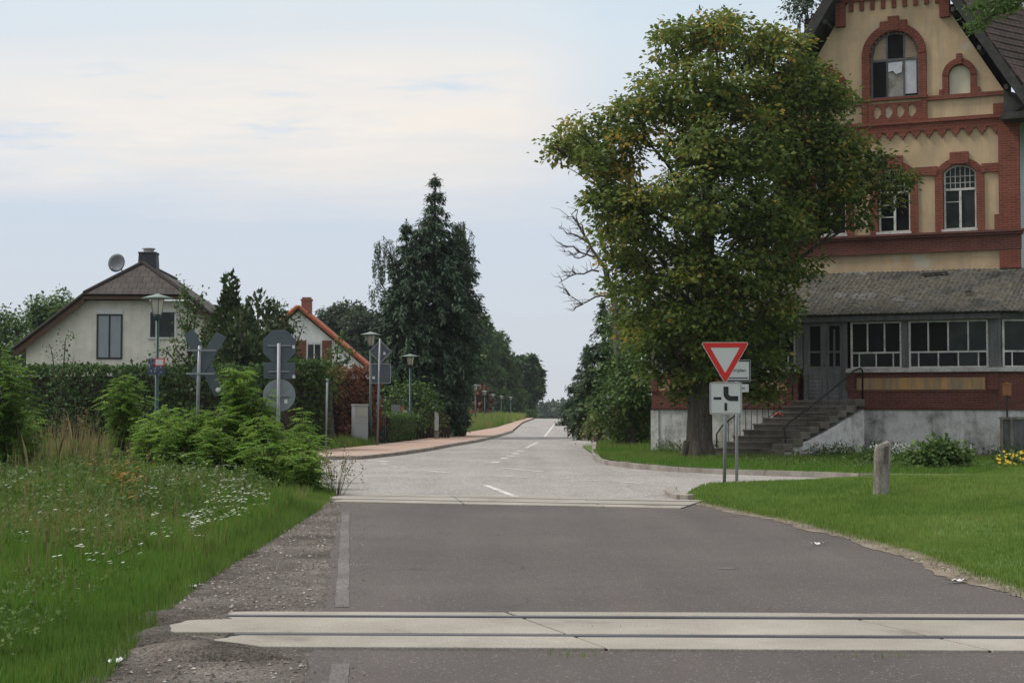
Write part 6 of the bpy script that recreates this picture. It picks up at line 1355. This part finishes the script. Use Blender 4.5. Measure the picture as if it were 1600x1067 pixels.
# bush and yellow flowers at the veranda's foot, climbing greenery
def bush(label, px, Y, bl, mat, base_z, **kw):
    return lt(label, px, Y, bl, mat, None, .25, 'shrub', 'shrub', **kw)
bush('round dark green bush in front of the whitewashed socle', 1465, 36.8, [(1445, 717, 17), (1465, 712, 19), (1487, 715, 16), (1455, 727, 16), (1480, 728, 15), (1434, 727, 10), (1497, 729, 10), (1470, 703, 10)], 'lf_mid', .0, lsize=.12, clump_r=.24, nleaf=60, per_m2=60)
bush('low leafy plants between the weathered post and the round bush', 1350, 38.5, [(1345, 722, 12), (1362, 718, 10), (1405, 722, 8), (1420, 728, 8), (1385, 726, 8)], 'lf_mid', .06, lsize=.09, clump_r=.2, nleaf=40, per_m2=50)
bush('green weeds with yellow blossoms at the right edge by the fence panel', 1578, 36.5, [(1560, 728, 10), (1578, 724, 12), (1595, 726, 12), (1612, 725, 14), (1545, 732, 8)], 'lf_mid', .06, lsize=.09, clump_r=.2, nleaf=40, per_m2=50)
Vs = []
for k in range(46):
    c = np.array(at(random.gauss(1582, 16), random.gauss(720, 7), 36.1+random.uniform(-.2, .3))); a = np.arange(6)*PI/3; r = random.uniform(.02, .04); Vs.append(np.stack([c[0]+r*np.cos(a), c[1]+.5*r*np.sin(a), c[2]+r*np.sin(a)*.8], 1))
tag(nmesh('yellow_flowers', np.concatenate(Vs), 6, M['petal_y']), kind='stuff')
# weeds in the track and along kerbs
grass('crack_weeds', [([(0.2, 9.62), (.55, 9.62), (.55, 9.75), (.2, 9.75)], 900, .03, .005, .6, .2), ([(1.9, 9.6), (2.4, 9.6), (2.4, 9.68), (1.9, 9.68)], 700, .03, .005, .6, .2), ([(-.3, 10.86), (2.4, 10.8), (2.4, 10.84), (-.3, 10.9)], 500, .022, .005, .7, .2), ([(4.9, 36.9), (9.6, 33.2), (9.6, 33.4), (4.9, 37.1)], 60, .10, .012, .6, .2)], M['meadow'], lambda x, y: .012)
# ------------------------------------------------------------------ sky, sun, camera
SUN_EL, SUN_AZ = math.radians(52), math.radians(-88)       # azimuth from +Y towards +X
def build_world():
    w = bpy.data.worlds.new('World'); S.world = w; w.use_nodes = True; nt = w.node_tree; nt.nodes.clear()
    out = nt.nodes.new('ShaderNodeOutputWorld'); bg = N(nt, 'ShaderNodeBackground', Strength=0.1); nt.links.new(bg.outputs[0], out.inputs[0])
    sky = nt.nodes.new('ShaderNodeTexSky'); sky.sky_type = 'NISHITA'; sky.sun_disc = False; sky.sun_elevation = SUN_EL; sky.sun_rotation = SUN_AZ; sky.air_density = 1.2; sky.dust_density = 2.5
    tc = nt.nodes.new('ShaderNodeTexCoord'); sp = N(nt, 'ShaderNodeSeparateXYZ'); nt.links.new(tc.outputs['Generated'], sp.inputs[0])
    z = math_(nt, 'MAXIMUM', sp.outputs[2], 0.0); zz = math_(nt, 'ADD', z, .10)
    cb = N(nt, 'ShaderNodeCombineXYZ'); nt.links.new(math_(nt, 'DIVIDE', sp.outputs[0], zz), cb.inputs[0]); nt.links.new(math_(nt, 'DIVIDE', sp.outputs[1], zz), cb.inputs[1])
    def vmap(sc, loc): m = nt.nodes.new('ShaderNodeMapping'); m.inputs['Scale'].default_value = sc; m.inputs['Location'].default_value = loc; nt.links.new(cb.outputs[0], m.inputs[0]); return m.outputs[0]
    # grey stratus veil by elevation: pale lavender near the horizon, blue grey above
    veil = ramp(nt, z, [(0.0, (6.6, 6.85, 7.35)), (.06, (6.3, 6.85, 7.6)), (.13, (6.1, 6.95, 8.1)), (.25, (6.3, 7.6, 8.6)), (.5, (8.6, 9.1, 9.7)), (1.0, (12.5, 12.7, 13.0))])
    n1 = noise(nt, vmap((.42, .75, 1), (3.3, 1.2, 0)), 1.0, 9, .6); n2 = noise(nt, vmap((1.6, 2.6, 1), (7.1, 2.0, 0)), 1.0, 10, .66); n3 = noise(nt, vmap((.22, .30, 1), (1.7, 5.2, 0)), 1.0, 4, .5)
    # cream bank of cloud, a lens between 8 and 15 degrees, stronger to the left
    zb = math_(nt, 'ADD', math_(nt, 'ADD', z, math_(nt, 'MULTIPLY', math_(nt, 'SUBTRACT', n3, .5), .10)), math_(nt, 'ADD', math_(nt, 'MULTIPLY', math_(nt, 'SUBTRACT', n2, .5), .05), math_(nt, 'MULTIPLY', sp.outputs[0], -.05)))
    band = ramp(nt, zb, [(.11, 0.0), (.145, .6), (.17, 1.0), (.195, .9), (.225, .35), (.30, .25)])
    side = ramp(nt, math_(nt, 'ADD', sp.outputs[0], .5), [(0.15, .75), (.36, 1.0), (.50, .9), (.56, .3), (.75, .2)])
    m1 = math_(nt, 'MULTIPLY', math_(nt, 'MULTIPLY', band, side), ramp(nt, math_(nt, 'ADD', math_(nt, 'MULTIPLY', n1, .6), math_(nt, 'MULTIPLY', n2, .45)), [(.40, 0.0), (.48, .75), (.57, 1.0)]), True)
    col = mixc(nt, m1, veil, (9.8, 8.85, 7.85))
    hi = ramp(nt, z, [(.20, 0.0), (.27, 1.0)])
    m2 = math_(nt, 'MULTIPLY', hi, ramp(nt, math_(nt, 'ADD', math_(nt, 'MULTIPLY', n2, .4), math_(nt, 'MULTIPLY', n3, .65)), [(.47, 0.0), (.56, .5), (.66, .9)]), True)
    col = mixc(nt, m2, col, (8.9, 9.0, 8.9))
    col = mixc(nt, math_(nt, 'MULTIPLY', ramp(nt, n1, [(.5, 0.0), (.75, .25)]), 1.0), col, (5.6, 6.0, 6.6))
    fin = mixc(nt, .90, sky.outputs[0], col); nt.links.new(fin, bg.inputs['Color'])
build_world()
ld = bpy.data.lights.new('sun', 'SUN'); ld.energy = 2.6; ld.angle = math.radians(15); ld.color = (1.0, .96, .90); so = bpy.data.objects.new('sun', ld); COL.objects.link(so)
dv = Vector((math.sin(SUN_AZ)*math.cos(SUN_EL), math.cos(SUN_AZ)*math.cos(SUN_EL), math.sin(SUN_EL))); so.rotation_euler = dv.to_track_quat('Z', 'Y').to_euler(); so.location = dv*60
cam = bpy.data.cameras.new('camera'); cam.sensor_width = 36; cam.lens = 36*F/1600; cam.clip_start = .1; cam.clip_end = 4000
co_ = bpy.data.objects.new('camera', cam); COL.objects.link(co_); co_.location = (0, 0, EYE); co_.rotation_euler = (PI/2+PITCH, 0, 0); S.camera = co_
S.view_settings.view_transform = 'Standard'; S.view_settings.look = 'None'; S.view_settings.exposure = 0.1; S.view_settings.gamma = 1.0
S.cycles.max_bounces = 6; S.cycles.transparent_max_bounces = 4
def haze():
    m, nt, o = new_mat('thin_air_haze'); v = N(nt, 'ShaderNodeVolumePrincipled', Density=0.00017, Anisotropy=0.2); v.inputs['Color'].default_value = (.80, .86, .95, 1); nt.links.new(v.outputs[0], o.inputs['Volume'])
    q = MB(); q.b2(-915, 915, -45, 1015, -12, 24); tag(q.build('haze', m), kind='stuff')
haze()
